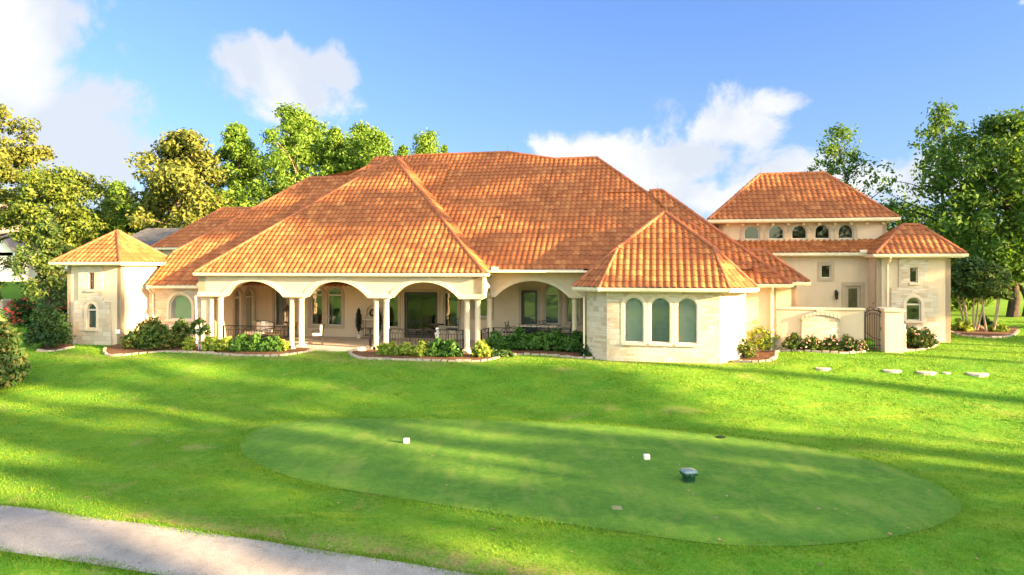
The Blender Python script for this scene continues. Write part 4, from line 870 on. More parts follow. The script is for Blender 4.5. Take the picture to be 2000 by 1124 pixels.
fm = MB(); top = arcpath(0, gw, 1.62, .12, 10); bars(fm, [(0, 0, 0), (0, 0, 1.62)], .02); bars(fm, [(gw, 0, 0), (gw, 0, 1.62)], .02); bars(fm, [(x, 0, z) for x, z in top], .018); bars(fm, [(x, 0, z - .15) for x, z in top], .014); bars(fm, [(0, 0, .05), (gw, 0, .05)], .018); bars(fm, [(0, 0, .32), (gw, 0, .32)], .014); fm.build('frame', M_IRON, g, True)
for i in range(6):
    x = gw * (i + 1) / 7; bars(MB(), [(x, 0, .05), (x, 0, 1.60)], .010).build('picket', M_IRON, g)
def spiral(cx, cz, r, a0, turns, sg=1, n=22, y=0): return [(cx + r * (1 - .75 * k / n) * math.cos(a0 + sg * turns * 6.283 * k / n), y, cz + r * (1 - .75 * k / n) * math.sin(a0 + sg * turns * 6.283 * k / n)) for k in range(n + 1)]
sm = MB()
for sg in (-1, 1):
    bars(sm, spiral(gw / 2 + sg * .11, 1.80, .10, math.pi / 2 - sg * 1.2, 1.3, -sg), .010); bars(sm, spiral(gw / 2 + sg * .21, 1.72, .06, math.pi / 2, 1.2, -sg), .009)
for k in range(5): bars(sm, spiral(gw * (k + .5) / 5, 1.60, .045, 0, 1), .008)
bars(sm, [(gw / 2, 0, 1.72), (gw / 2, 0, 2.02)], .010); sm.lathe([(.001, 0), (.03, .03), (.012, .07), (.001, .10)], 6, (gw / 2, 0, 1.98)); sm.build('scroll_crest', M_IRON, g, True)
lw = MB()
for k in range(5): bars(lw, spiral(gw * (k + .5) / 5, .18, .055, 0, 1.2), .008)
bars(lw, [(0, 0, .85), (gw * .5, 0, .62), (gw, 0, .52)], .012); lw.build('lower_scroll', M_IRON, g, True); MB().box(gw - .03, gw + .05, -.04, .04, .92, 1.06).build('latch', M_IRON, g)
# ------------------------------------------------------------------ railings and furniture of the porch
def htest(): pass
def railing(a, b, label, group='black iron porch railings', hgt=.92):
    A, B = hw(*a, .045), hw(*b, .045); d = B - A; L = d.length; t = thing('iron_railing', label, 'railing', A, math.atan2(d.y, d.x), group)
    for x in (.03, L - .03): MB().box(x - .022, x + .022, -.022, .022, 0, hgt).build('post', M_IRON, t)
    MB().box(0, L, -.028, .028, hgt - .02, hgt + .012).build('handrail', M_IRON, t)
    MB().box(0, L, -.012, .012, hgt - .20, hgt - .182).box(0, L, -.012, .012, .08, .10).build('cross_rail', M_IRON, t)
    n = max(2, int(L / .135)); p0 = None
    for i in range(1, n):
        if p0 is None: p0 = MB().box(-.008, .008, -.008, .008, .08, hgt - .19).build('picket', M_IRON, t); q = p0
        else: q = dup(p0, t)
        q.location = (L * i / n, 0, 0)
    m = MB(); k = max(1, int(L / .25))
    for i in range(k):
        x = L * (i + .5) / k; sg = 1 if i % 2 else -1
        m.tube([(x - sg * .11, 0, hgt - .19), (x - sg * .04, 0, hgt - .16), (x + sg * .01, 0, hgt - .10), (x + sg * .06, 0, hgt - .05), (x + sg * .12, 0, hgt - .03)], .008, 5)
        m.tube(spiral(x + sg * .07, hgt - .11, .04, 0, 1, 1, 10), .006, 5)
    m.build('scroll_band', M_IRON, t, True); return t
railing((PAIRS[0][1] + .16, -.02), (PAIRS[1][0] - .16, -.02), 'black scrolled iron railing between the first and second pairs of porch columns')
railing((PAIRS[2][1] + .16, -.02), (PAIRS[3][0] - .16, -.02), 'black scrolled iron railing in front of the dark glazed doors')
railing((4.86, .16), (4.92, 1.36), 'short black iron railing running back from the fourth pair of columns')
railing((5.08, 1.5), (8.72, 1.5), 'black iron railing under the right hand arch, behind the clipped hedge')
def iron_chair(label, u, v, rz, seat=.43, tall=.98, wid=.56, cushion=None, group='iron chairs on the porch', name='iron_chair', cat='chair'):
    t = thing(name, label, cat, hw(u, v, .045), -PSI + rz, group); w = wid / 2
    for x in (-w, w):
        for y in (-.24, .24): MB().tube([(x, y, 0), (x * .94, y * .95, seat)], .013, 6).build('leg', M_IRON, t, True)
    MB().box(-w, w, -.26, .26, seat, seat + .03).build('seat', M_IRON, t, False, .008)
    b = MB(); b.tube([(-w, .25, seat), (-w * 1.02, .30, tall - .06), (-w * 1.25, .33, tall)], .014, 6).tube([(w, .25, seat), (w * 1.02, .30, tall - .06), (w * 1.25, .33, tall)], .014, 6)
    b.tube([(-w * 1.02, .30, tall - .08), (0, .31, tall - .01), (w * 1.02, .30, tall - .08)], .014, 6).tube([(-w, .27, seat + .18), (w, .27, seat + .18)], .010, 6)
    for sg in (-1, 1): b.tube(spiral(sg * w * .42, seat + .18 + (tall - seat - .27) * .55, min(.11, w * .4), math.pi / 2, 1.3, sg, 14, .285), .009, 5)
    for x in (-w * .5, 0, w * .5): b.tube([(x, .275, seat + .02), (x, .275, seat + .18)], .007, 5)
    b.build('backrest', M_IRON, t, True)
    for sg in (-1, 1):
        MB().tube([(sg * w, .27, seat + .24), (sg * w * 1.08, 0, seat + .26), (sg * w * 1.08, -.22, seat + .22), (sg * w * 1.05, -.27, seat + .14), (sg * w, -.20, seat + .10), (sg * w, -.22, seat)], .013, 6).build('armrest', M_IRON, t, True)
    if cushion:
        MB().box(-w + .02, w - .02, -.25, .22, seat + .03, seat + .14).build('seat_cushion', cushion, t, True, .035); MB().box(-w + .03, w - .03, .12, .26, seat + .13, tall + .02).build('back_cushion', cushion, t, True, .045)
    return t
iron_chair('black iron armchair with cream cushions and curling arms, right of the second pair of columns', -3.32, .75, R(-62), .43, .95, .58, M_CUSH)
iron_chair('tall black iron chair with scrolled back, just right of the dark doors', 1.28, 1.9, R(78), .74, 1.28, .46)
iron_chair('tall black iron chair with scrolled back, seen beside the fourth pair of columns', 2.95, 2.1, R(8), .74, 1.28, .50)
# sofa
t = thing('iron_sofa', 'black iron sofa with cream and tan cushions behind the left railing', 'sofa', hw(-7.15, 1.9, .045), -PSI - R(24))
MB().box(-.78, .78, -.34, .34, .26, .31).build('seat', M_IRON, t)
for x in (-.76, .76):
    for y in (-.32, .32): MB().tube([(x, y, 0), (x, y, .28)], .016, 6).build('leg', M_IRON, t, True)
    MB().tube([(x, .34, .3), (x, .34, .62), (x, .1, .64), (x, -.28, .60), (x, -.36, .52), (x, -.30, .44), (x, -.33, .28)], .016, 6).tube([(x, y - .0, .45) for y in (-.3, .3)], .01, 6).build('armrest', M_IRON, t, True)
MB().tube([(-.76, .34, .3), (-.76, .40, .90), (0, .42, .98), (.76, .40, .90), (.76, .34, .3)], .016, 6).build('backrest', M_IRON, t, True)
for i in range(2): MB().box(-.74 + i * .75, -.01 + i * .75, -.33, .27, .31, .46).build('seat_cushion', M_CUSH, t, True, .05)
for i, (mm, tl) in enumerate(((M_CUSHG, 0), (M_CUSH, .02), (M_WHITE, .0), (M_CUSH, .03))): MB().box(-.72 + i * .37, -.37 + i * .37, .12 - tl, .33, .45, .98 - .05 * (i % 2)).build('back_cushion', mm, t, True, .06)
t = thing('coffee_table', 'low dark iron coffee table in front of the cream cushioned sofa', 'table', hw(-5.95, 1.1, .045), -PSI)
MB().lathe([(.001, .42), (.40, .42), (.42, .44), (.40, .46), (.001, .46)], 24).build('tabletop', M_BRONZE, t)
for k in range(3): a = k * 2.094; MB().tube([(.3 * math.cos(a), .3 * math.sin(a), .42), (.2 * math.cos(a), .2 * math.sin(a), .22), (.33 * math.cos(a), .33 * math.sin(a), 0)], .016, 6).build('leg', M_IRON, t, True)
t = thing('side_table', 'small iron side table under the tall lantern, behind the sofa', 'table', hw(-6.45, 3.75, .045), -PSI)
MB().box(-.25, .25, -.25, .25, .74, .78).build('tabletop', M_BRONZE, t)
for x in (-.22, .22):
    for y in (-.22, .22): MB().tube([(x, y, 0), (x, y, .75)], .014, 6).build('leg', M_IRON, t, True)
t = thing('lantern', 'tall dark metal lantern with a pointed roof and a pale candle, above the sofa', 'lantern', hw(-6.62, 3.75, .825), -PSI)
MB().box(-.15, .15, -.15, .15, 0, .04).build('base', M_BRONZE, t)
for x in (-.135, .135):
    for y in (-.135, .135): MB().box(x - .014, x + .014, y - .014, y + .014, .04, .62).build('post', M_BRONZE, t)
MB().lathe([(.235, .62), (.215, .65), (.12, .78), (.05, .88), (.02, .92), (.03, .95), (.001, 1.0)], 4, (0, 0, 0), 1).build('lantern_roof', M_BRONZE, t)
MB().lathe([(.05, .04), (.05, .30), (.001, .31)], 12).build('candle', M_WHITE, t, True)
t = thing('flower_pot', 'orange glazed flower pot on a slim iron stand left of the columns', 'pot', hw(-6.0, 3.3, .045), -PSI)
MB().lathe([(.10, .60), (.17, .64), (.21, .74), (.23, .80), (.235, .84), (.21, .84), (.20, .80), (.001, .79)], 18).build('pot', M_TERRA, t, True)
for k in range(3): a = k * 2.094; MB().tube([(.1 * math.cos(a), .1 * math.sin(a), .61), (.06 * math.cos(a), .06 * math.sin(a), .35), (.16 * math.cos(a), .16 * math.sin(a), 0)], .012, 6).build('stand_leg', M_IRON, t, True)
# baker's rack with a wreath, and two topiaries
t = thing('bakers_rack', 'black iron rack with an arched top and wooden shelf against the porch wall', 'rack', hw(-1.98, 4.15, .045), -PSI)
m = MB(); w = .52
for sg in (-1, 1): m.tube([(sg * w * .9, .15, 0), (sg * w * .9, .18, .95), (sg * w * .95, .18, 1.05), (sg * w * .78, .18, 1.12), (sg * w * .76, .18, 1.50)], .014, 6)
m.tube([(-w * .76, .18, 1.5), (-w * .4, .18, 1.66), (0, .18, 1.72), (w * .4, .18, 1.66), (w * .76, .18, 1.5)], .014, 6); m.tube([(-w * .76, .18, 1.5), (w * .76, .18, 1.5)], .010, 6).tube([(0, .18, 1.1), (0, .18, 1.78)], .012, 6); m.build('frame', M_IRON, t, True)
m = MB()
for sg in (-1, 1):
    m.tube([(sg * w * .9, -.15, 0), (sg * w * .9, -.15, .95)], .014, 6); m.tube(spiral(sg * .2, 1.3, .12, math.pi / 2, 1.3, sg, 16, .18), .009, 5); m.tube(spiral(sg * .25, .35, .16, math.pi / 2, 1.3, sg, 16, -.15), .010, 5)
m.build('scrolls', M_IRON, t, True)
MB().box(-w, w, -.2, .2, .95, 1.0).build('shelf', M_CUSH, t, False, .008); MB().box(-w * .92, w * .92, -.17, .17, .52, .54).build('shelf', M_IRON, t); MB().box(-w * .92, w * .92, -.17, .17, .15, .17).build('shelf', M_IRON, t)
def leafcloud(cent, rad, per, size, rng, squash=1.0, out_bias=.9, elong=1.0):
    """leaf quads round clump centres; cent (n,3), rad (n,) or (n,3)"""
    cent = np.asarray(cent, float); n = len(cent); rad = np.asarray(rad, float)
    if rad.ndim == 1: rad = np.stack([rad, rad, rad * squash], -1)
    idx = np.repeat(np.arange(n), per); k = len(idx); d = rng.normal(size=(k, 3)); d /= np.linalg.norm(d, axis=1)[:, None] + 1e-9
    rr = rng.random(k) ** .45; P = cent[idx] + d * rad[idx] * rr[:, None]
    N = d * out_bias + rng.normal(size=(k, 3)) * .55 + np.array([0, 0, .25]); N /= np.linalg.norm(N, axis=1)[:, None] + 1e-9
    T = np.cross(N, rng.normal(size=(k, 3))); T /= np.linalg.norm(T, axis=1)[:, None] + 1e-9; B = np.cross(N, T)
    s = size * (.6 + .8 * rng.random(k))[:, None]; a = s * elong * .5; b = s * .5 * .62
    V = np.stack([P - T * a, P - B * b + T * a * .1, P + T * a, P + B * b + T * a * .1], 1)
    return V.reshape(-1, 3)
def topiary(label, u, v):
    t = thing('topiary', label, 'topiary', hw(u, v, .045), -PSI, 'dark cone topiaries by the rack'); rng = np.random.default_rng(5)
    MB().lathe([(.09, 0), (.13, .20), (.14, .22), (.12, .22), (.001, .2)], 14).build('pot', M_CUSH, t, True); MB().tube([(0, 0, .2), (0, 0, .5)], .02, 6).build('trunk', M_BARKD, t)
    z = np.linspace(.42, 1.5, 22); r = .16 * np.sin(np.clip((z - .30) / 1.25, 0, 1) * math.pi) ** .8 + .02
    c = np.stack([np.zeros(22), np.zeros(22), z], -1); npmesh('foliage', leafcloud(c, np.stack([r, r, np.full(22, .08)], -1), 110, .06, rng), 4, L_TOPIARY, t)
topiary('dark slender cone topiary standing left of the iron rack', -2.72, 4.05); topiary('dark slender cone topiary standing right of the iron rack, half hidden by a column', -1.48, 3.75)
rng = np.random.default_rng(8); a = np.linspace(0, 6.28, 24); wr = thing('wreath', 'dark leafy wreath hung on the arched iron rack', 'wreath', hw(-2.02, 4.25, 1.36), -PSI)
npmesh('wreath_leaves', leafcloud(np.stack([.15 * np.cos(a), 0 * a, .15 * np.sin(a)], -1), np.full(24, .05), 24, .06, rng), 4, L_TOPIARY, wr)
# short scrolled railing at the right of the porch opening, a pedestal and the dining set
railing((-.28, .05), (-.75, .95), 'short black iron railing with scrolls left of the third pair of columns', 'black iron porch railings', .88)
t = thing('pedestal', 'white turned garden pedestal with a ball finial behind the middle railing', 'pedestal', hw(2.72, .55, .045), -PSI)
MB().box(-.13, .13, -.13, .13, 0, .08).build('plinth', M_WHITE, t, False, .01); MB().lathe([(.11, .08), (.085, .14), (.075, .3), (.085, .55), (.10, .62), (.13, .66), (.13, .72), (.05, .74), (.045, .78), (.075, .83), (.085, .89), (.06, .95), (.001, .98)], 18).build('shaft', M_WHITE, t, True)
t = thing('bistro_table', 'round dark high table between the two tall iron chairs by the doors', 'table', hw(2.15, 2.3, .045), -PSI)
MB().lathe([(.001, .92), (.36, .92), (.38, .94), (.36, .96), (.001, .96)], 20).build('tabletop', M_BRONZE, t); MB().tube([(0, 0, .92), (0, 0, .05)], .03, 8).build('stem', M_IRON, t, True); MB().lathe([(.26, 0), (.24, .03), (.05, .07), (.001, .08)], 16).build('base', M_IRON, t, True)
t = thing('dining_table', 'long patio dining table with a pale top under the right hand arch', 'table', hw(6.95, 2.9, .045), -PSI)
MB().box(-.95, .95, -.5, .5, .90, .94).build('tabletop', M_CUSH, t, False, .01)
for x in (-.8, .8):
    for y in (-.4, .4): MB().tube([(x, y, 0), (x, y, .90)], .025, 6).build('leg', M_IRON, t, True)
for lab, u, v, rz in (('dark patio chair at the left end of the dining table', 5.75, 2.8, R(85)), ('dark patio chair on the far side of the dining table', 7.1, 3.65, R(0)),
                      ('dark patio chair on the near side of the dining table, left of its twin', 6.55, 2.1, R(180)), ('dark patio chair on the near side of the dining table, right of its twin', 7.35, 2.1, R(180)), ('dark patio chair leaning out at the right end of the dining table', 8.25, 2.75, R(-80))):
    iron_chair(lab, u, v, rz, .58, 1.10, .52, None, 'dark chairs round the dining table', 'patio_chair')
t = thing('garden_statue', 'small pale stone statue of a figure on a plinth right of the gate pillar', 'statue', hw(22.35, 1.6, .33), -PSI)
MB().lathe([(.12, 0), (.12, .1), (.09, .14), (.08, .38), (.11, .42), (.11, .46), (.001, .46)], 10).build('plinth', M_CAST, t); MB().lathe([(.07, .46), (.09, .55), (.07, .66), (.085, .78), (.10, .86), (.045, .93), (.04, .95), (.06, 1.0), (.06, 1.05), (.03, 1.10), (.001, 1.11)], 12).build('figure', M_CAST, t, True)
for px, py, lab, mt in ((703, 687, 'pale rough boulder at the left end of the middle flower bed', M_ROCKP), (568, 683, 'small pale rock at the foot of the second pair of columns', M_ROCKP), (915, 692, 'low pale rock in front of the fourth pair of columns', M_ROCKP), (1912, 645, 'reddish brown boulder between the small trees on the right', M_ROCK)):
    p = at(px, py); rng = np.random.default_rng(px); bm = bmesh.new(); bmesh.ops.create_icosphere(bm, subdivisions=3, radius=1.0); sc = .26 if px != 1912 else .34
    for v in bm.verts:
        n = 1 + .18 * math.sin(v.co.x * 3 + px) * math.cos(v.co.y * 2.6) + .12 * math.sin(v.co.z * 5 + v.co.x * 4); v.co = Vector((v.co.x * sc * n, v.co.y * sc * .8 * n, max(-.05, v.co.z * sc * .62 * n)))
    me = bpy.data.meshes.new('boulder'); bm.to_mesh(me); bm.free(); o = link('boulder', me, mt); o.location = p + Vector((0, 0, .05)); tagit(o, lab, 'rock')
for px, py, lab in ((567, 689, 'small black path light in front of the second pair of columns'), (731, 692, 'small black path light left of the third pair of columns')):
    t = thing('path_light', lab, 'light', at(px, py)); MB().tube([(0, 0, 0), (0, 0, .2)], .012, 6).build('stake', M_IRON, t); MB().lathe([(.02, .2), (.075, .22), (.06, .28), (.02, .32), (.001, .33)], 10).build('lamp_head', M_IRON, t, True)
# ------------------------------------------------------------------ shrubs
def shrub(label, px, py, wid, hgt, leaf, size=.07, n=2600, dep=None, name='shrub', cat='shrub', group=None, flowers=None, nf=0, lift=.0, seed=None, fsize=.07, loc=None, per=26, back=0.0):
    p = loc if loc is not None else at(px, py); rng = np.random.default_rng(seed or int(px * 7 + py)); dep = dep or wid * .8
    if loc is None: p = p + Vector((p.x, p.y, 0)).normalized() * (dep * .45 + back); p.z = float(gz(p.x, p.y)) + .04
    t = thing(name, label, cat, p, 0, group); k = max(8, n // per)
    d = rng.normal(size=(k, 3)); d[:, 2] = np.abs(d[:, 2]); d /= np.linalg.norm(d, axis=1)[:, None]; rr = rng.random(k) ** .4
    c = d * rr[:, None] * np.array([wid * .44, dep * .44, hgt * .82]); lump = 1 + .16 * np.sin(c[:, 0] * 9 / max(.5, wid) + seed_(px)) ; c[:, 2] = c[:, 2] * lump + hgt * .10 + lift
    r = np.full(k, .13 * (wid + hgt) * .42 + .03); V = leafcloud(c, r, per, size, rng, .8, .8, 1.5); V[:, 2] = np.maximum(V[:, 2], .0)
    npmesh('foliage', V, 4, leaf, t); m = MB(); rd = random.Random(px)
    for i in range(6 if wid > .5 else 3):
        q = c[rd.randrange(k)]; m.tube([(q[0] * .15, q[1] * .15, -.03), (q[0] * .5, q[1] * .5, q[2] * .5), tuple(q)], .014 + .006 * wid, 5, .005)
    m.build('stems', M_BARK, t, True)
    if flowers and nf:
        d = rng.normal(size=(nf, 3)); d[:, 2] = np.abs(d[:, 2]) + .1; d[:, 1] -= .5; d /= np.linalg.norm(d, axis=1)[:, None]; c2 = d * np.array([wid * .52, dep * .52, hgt * .95]) + np.array([0, 0, hgt * .06 + lift])
        npmesh('flowers', leafcloud(c2, np.full(nf, fsize * .6), 7, fsize, rng, 1, .8), 4, flowers, t)['kind'] = 'stuff'
    return t
def seed_(x): return (x * 12.9898) % 6.28
G1 = 'low leafy shrubs along the left of the porch'; G2 = 'yellow green shrubs below the middle railing'; G3 = 'dark hedge shrubs under the right arch'; G4 = 'rose bushes along the courtyard wall'
shrub('large glossy magnolia shrub with browning leaves at the left edge of the lawn', -12, 774, 2.35, 2.95, L_MAG, .17, 5200, 2.0, per=20)
shrub('rounded shrub covered in red flowers far left, before the driveway', 46, 640, 2.6, 1.75, L_DARK, .13, 3000, flowers=P_RED, nf=80, fsize=.14)
shrub('big dense dark green holly shrub beside the left tower', 96, 686, 2.05, 2.15, L_DARK, .11, 5600, 1.6)
shrub('pinkish red flowering bush peeping over the dark holly shrub', 120, 632, 1.8, 1.4, L_DARK, .12, 1500, flowers=P_RED, nf=60, fsize=.15)
shrub('wide shrub with red tipped leaves spreading under the arched stone wall window', 296, 686, 2.9, 1.30, L_NAND, .11, 6000, 1.3)
shrub('smaller red tipped shrub at the right end of the wide one', 357, 684, 1.2, 1.35, L_NAND, .11, 2400, .9, back=.3)
shrub('small bright yellow shrub beside the white stemmed sapling', 368, 689, .62, .66, L_LIME, .07, 1100)
for px, lf, lab, w in ((416, L_LIME, 'lime green low shrub at the left end of the porch railing', .75), (440, L_LIME, 'yellowish low shrub, second from the left along the porch', .8), (470, L_HEDGE, 'mid green low shrub, third from the left along the porch', .9),  # sunlit yellow put into the leaf colour of the two leftmost green shrubs
                       (500, L_HEDGE, 'glossy green low shrub in the middle of the row left of the porch opening', .9), (528, L_HEDGE, 'darker green low shrub second from the right in the left row', .9), (549, L_LIME, 'small lime shrub ending the row at the second pair of columns', .6)):
    shrub(lab, px, 690 if px < 540 else 688, w * 1.22, .68 if px < 540 else .5, lf, .14, 1900, .8, group=G1)
for px, py, lf, lab, w, h in ((757, 697, L_LIME, 'yellow leaved low shrub at the foot of the third pair of columns', .75, .55), (790, 699, L_LIME, 'yellow green shrub, second in the row below the middle railing', .75, .5), (822, 700, L_LIME, 'speckled yellow shrub at the centre of the row below the middle railing', .75, .52),
                       (850, 700, L_HEDGE, 'tallest green shrub of the row below the middle railing', .8, .72), (882, 701, L_HEDGE, 'rounded green shrub below the right end of the middle railing', .85, .66)):
    shrub(lab, px, py, w * 1.25, h * 1.05, lf, .12, 1800, .8, group=G2)
shrub('bright yellow rounded shrub right of the fourth pair of columns', 940, 702, .85, .70, L_LIME, .09, 1800, .7)
for px, py, lab, w, h, bk in ((972, 692, 'leafy hedge shrub at the left end under the right arch', 1.1, .85, .5), (1010, 690, 'dark hedge shrub, second from the left under the right arch', 1.15, .98, .4), (1050, 690, 'dark hedge shrub in the middle under the dining table', 1.2, .95, .4),
                       (1090, 692, 'dark hedge shrub, second from the right under the right arch', 1.2, .98, .4), (1126, 694, 'dark hedge shrub at the right end beside the rain pipe', 1.1, .92, .3)):
    shrub(lab, px, py, w * 1.12, h, L_HEDGE, .11, 3000, .9, group=G3, back=bk)
shrub('low dark spreading plant at the foot of the hedge, left side', 975, 700, 1.3, .28, L_DARK, .09, 1400, .5); shrub('low dark shrub against the corner of the stone bay', 1152, 700, .85, .60, L_DARK, .10, 1500, .7)
shrub('tiny green tuft beside the stone border at the bay corner', 1175, 701, .5, .22, L_HEDGE, .07, 500, .4)
shrub('tall yellow green bush right of the stone bay', 1488, 692, 1.55, 1.55, L_LIME, .09, 4600, 1.2, back=.3); shrub('loose leafy rose bush at the right corner of the stone bay', 1455, 704, .95, .85, L_ROSE, .08, 1900, .8, flowers=P_PINK, nf=8)
for px, py, lab, w, h in ((1516, 684, 'shaded rose bush next to the tall yellow bush', .9, .75), (1550, 687, 'rose bush with pink blooms left of the stone panel', .95, .72), (1588, 688, 'rose bush with pink blooms below the stone panel', .95, .62), (1622, 689, 'rose bush with pale blooms under the right side of the stone panel', .95, .66), (1655, 690, 'green rose bush near the iron gate', .85, .66), (1678, 689, 'last small rose bush against the iron gate', .6, .5)):
    shrub(lab, px, py, w, h, L_ROSE, .075, 1700, .7, group=G4, flowers=P_PINK, nf=14, fsize=.065)
shrub('spreading bush with reddish tips at the foot of the right tower', 1793, 684, 1.55, .95, L_NAND, .085, 4200, 1.1, flowers=P_PINK, nf=14, fsize=.07)
shrub('yellow green shrub left of the small trees in the right hand bed', 1880, 650, 1.1, .72, L_LIME, .09, 1700, .8); shrub('low yellow plant at the right side of the small trees', 1950, 651, 1.2, .45, L_LIME, .09, 1000, .7); shrub('dark low plant behind the reddish boulder', 1922, 638, .9, .6, L_DARK, .09, 900)
# ------------------------------------------------------------------ trees
def limb(m, p, q, r0, r1, rd, bend=.12, n=5, sides=6):
    p, q = Vector(p), Vector(q); L = (q - p).length; o = Vector((rd.uniform(-1, 1), rd.uniform(-1, 1), rd.uniform(-.3, .8))) * L * bend
    m.tube([p.lerp(q, i / n) + o * math.sin(math.pi * i / n) for i in range(n + 1)], r0, sides, r1, False)
def tree(label, x, y, h, spread, kind, leaf, bark=None, n=150, per=60, size=.30, base=.2, group='trees behind the house', name='tree', lean=(0, 0), seed=1, tr=None, clump=None, cat='tree', z=None, trunks=1, squash=.75):
    rng = np.random.default_rng(seed); rd = random.Random(seed); p = Vector((x, y, float(gz(x, y)) if z is None else z)); t = thing(name, label, cat, p, 0, group)
    u = rng.random(n); ang = rng.random(n) * 6.283; cl = clump or spread * .24
    if kind == 'cone':
        tt = base + (1 - base) * u ** .85; rad = spread * np.clip((1 - (tt - base) / (1 - base)), .0, 1) ** .62 * (.80 + .34 * np.sin(ang * 2 + tt * 11)) * (.30 + .70 * rng.random(n) ** .6); rr = cl * (.5 + .6 * (1 - tt)) * (.7 + .6 * rng.random(n))
    elif kind == 'pine':
        lay = np.floor(u * 9) / 9 + rng.random(n) * .085; tt = base + (1 - base) * lay; rad = spread * (np.sin(np.clip((1.12 - tt) / (1.12 - base), 0, 1) * 1.75) ** .9) * (.25 + .75 * rng.random(n) ** .6) * (.75 + .35 * np.sin(ang * 2 + lay * 17)); rr = cl * (.7 + .5 * rng.random(n))
    elif kind == 'open':
        tt = base + (1 - base) * u ** .8; rad = spread * np.sin(np.clip((tt - base * .7) / (1 - base * .7), 0.02, 1) ** .9 * 2.75 + .2) * (.45 + .6 * rng.random(n)) * (.7 + .5 * np.sin(ang * 2.0 + tt * 6)); rr = cl * (.6 + .8 * rng.random(n))
    elif kind == 'umbrella':
        tt = base + (1 - base) * u; rad = spread * np.sqrt(np.clip(1 - ((tt - base) / (1 - base)) ** 2.2, 0, 1)) * rng.random(n) ** .5; rr = cl * (.7 + .6 * rng.random(n))
    else:
        tt = base + (1 - base) * u; s_ = (tt - base) / (1 - base) * 2 - 1; rad = spread * np.sqrt(np.clip(1.04 - s_ ** 2, 0, 1)) * rng.random(n) ** .38 * (.85 + .25 * np.sin(ang * 3 + tt * 7)); rr = cl * (.6 + .8 * rng.random(n))
    c = np.stack([rad * np.cos(ang) + lean[0] * tt, rad * np.sin(ang) + lean[1] * tt, tt * h], -1)
    if kind == 'cone': c[-1] = (lean[0], lean[1], h * .985); rr[-1] = cl * .45
    V = leafcloud(c, rr, per, size, rng, squash, .85, 1.35); npmesh('crown', V, 4, leaf, t)
    m = MB(); tr = tr or h * .022
    if trunks == 1:
        k = 8; top = .93 if kind in ('cone', 'pine') else .8; tp = [Vector((lean[0] * (i / k) ** 1.3 * top + rd.uniform(-1, 1) * tr * .6, lean[1] * i / k * top + rd.uniform(-1, 1) * tr * .6, h * top * i / k)) for i in range(k + 1)]; tp[0].z = -.2
        m.tube(tp, tr * 1.25, 9, tr * .12, False)
        for i in range(min(n, 46)):
            q = c[i * n // min(n, 46)]; zt = max(h * base * .7, q[2] - rad[i * n // min(n, 46)] * (.15 if kind == 'pine' else .55)); f = min(1, zt / (h * top)); j = min(k - 1, int(f * k)); s0 = tp[j].lerp(tp[j + 1], f * k - j)
            limb(m, s0, q, tr * (1 - f) * .45 + .02, .012, rd)
    else:
        for i in range(trunks):
            a = 6.283 * i / trunks + .4; b0 = Vector((.16 * spread * math.cos(a), .16 * spread * math.sin(a), -.1)); q = Vector((spread * .55 * math.cos(a), spread * .5 * math.sin(a), h * (base + .25)))
            limb(m, b0, q, tr, tr * .5, rd, .05, 6, 8)
            for _ in range(4): qq = c[rd.randrange(n)]; limb(m, q.lerp(b0, .25), qq, tr * .4, .01, rd)
    m.build('trunk', bark or M_BARK, t, True); return t
def px2(x, d): return (x - 1000) / F * d
def hgt(py, d): return HCAM + (HY - py) / F * d
# left to right behind the house
def bt(label, px, top, d, wpx, kind, leaf, z=None, **k):
    x = px2(px, d); zz = float(gz(x, d)); return tree(label, x, d, hgt(top, d) - zz, wpx / F * d / 2, kind, leaf, **k)
bt('tall pine at the left edge with layered golden tufts', -30, 205, 58, 330, 'pine', L_PINE, n=120, per=188, size=.27, base=.32, seed=3, clump=1.15, name='pine_tree', squash=.62, bark=M_BARK)
bt('broad golden green tree left of the left tower', 112, 338, 54, 190, 'round', L_GOLD, n=150, per=108, size=.24, base=.46, seed=5)
bt('golden tree at the left edge of the picture, in front of the white house', -28, 468, 44, 85, 'round', L_GOLD, n=60, per=87, size=.16, base=.25, seed=55, clump=.45)
bt('feathery dark green young tree standing just behind the left tower', 96, 425, 42, 150, 'cone', L_CEDAR, n=120, per=87, size=.16, base=.22, seed=6, clump=.62, name='young_tree')
bt('bright yellow green pointed tree above the left tower roof', 230, 360, 64, 190, 'cone', L_GUM, n=220, per=101, size=.22, base=.05, seed=7, clump=1.10)
bt('wide olive pine left of the pointed green trees', 350, 262, 55, 230, 'pine', L_PINE, n=125, per=174, size=.27, base=.30, seed=9, clump=1.15, name='pine_tree', squash=.68)
bt('leafy bright green tree with a pointed top right of the olive pine', 462, 246, 60, 270, 'cone', L_GUM, n=340, per=101, size=.22, base=.05, seed=10, clump=1.10)
bt('tallest airy green tree with sky showing between its limbs', 578, 216, 62, 260, 'open', L_GUM, n=230, per=81, size=.24, base=.10, seed=12, clump=.85, bark=M_BARKP, tr=.18)
bt('green pointed tree right of the tallest airy one', 655, 256, 63, 210, 'cone', L_GUM, n=280, per=101, size=.22, base=.05, seed=13, clump=1.05)
bt('twin topped green tree above the left end of the porch roof', 708, 250, 66, 150, 'round', L_GUM, n=220, per=101, size=.22, base=.05, seed=14, clump=1.00)
bt('green tree with a narrow spire above the porch roof peak', 742, 264, 62, 150, 'open', L_GUM, n=220, per=87, size=.22, base=.05, seed=15, clump=0.89)
bt('small green tree tip showing at the peak of the porch roof', 788, 288, 62, 110, 'cone', L_GUM, n=160, per=87, size=.22, base=.05, seed=16, clump=0.73)
bt('green treetop standing over the main ridge', 834, 262, 70, 110, 'open', L_GUM, n=220, per=87, size=.22, base=.05, seed=17, clump=0.89)
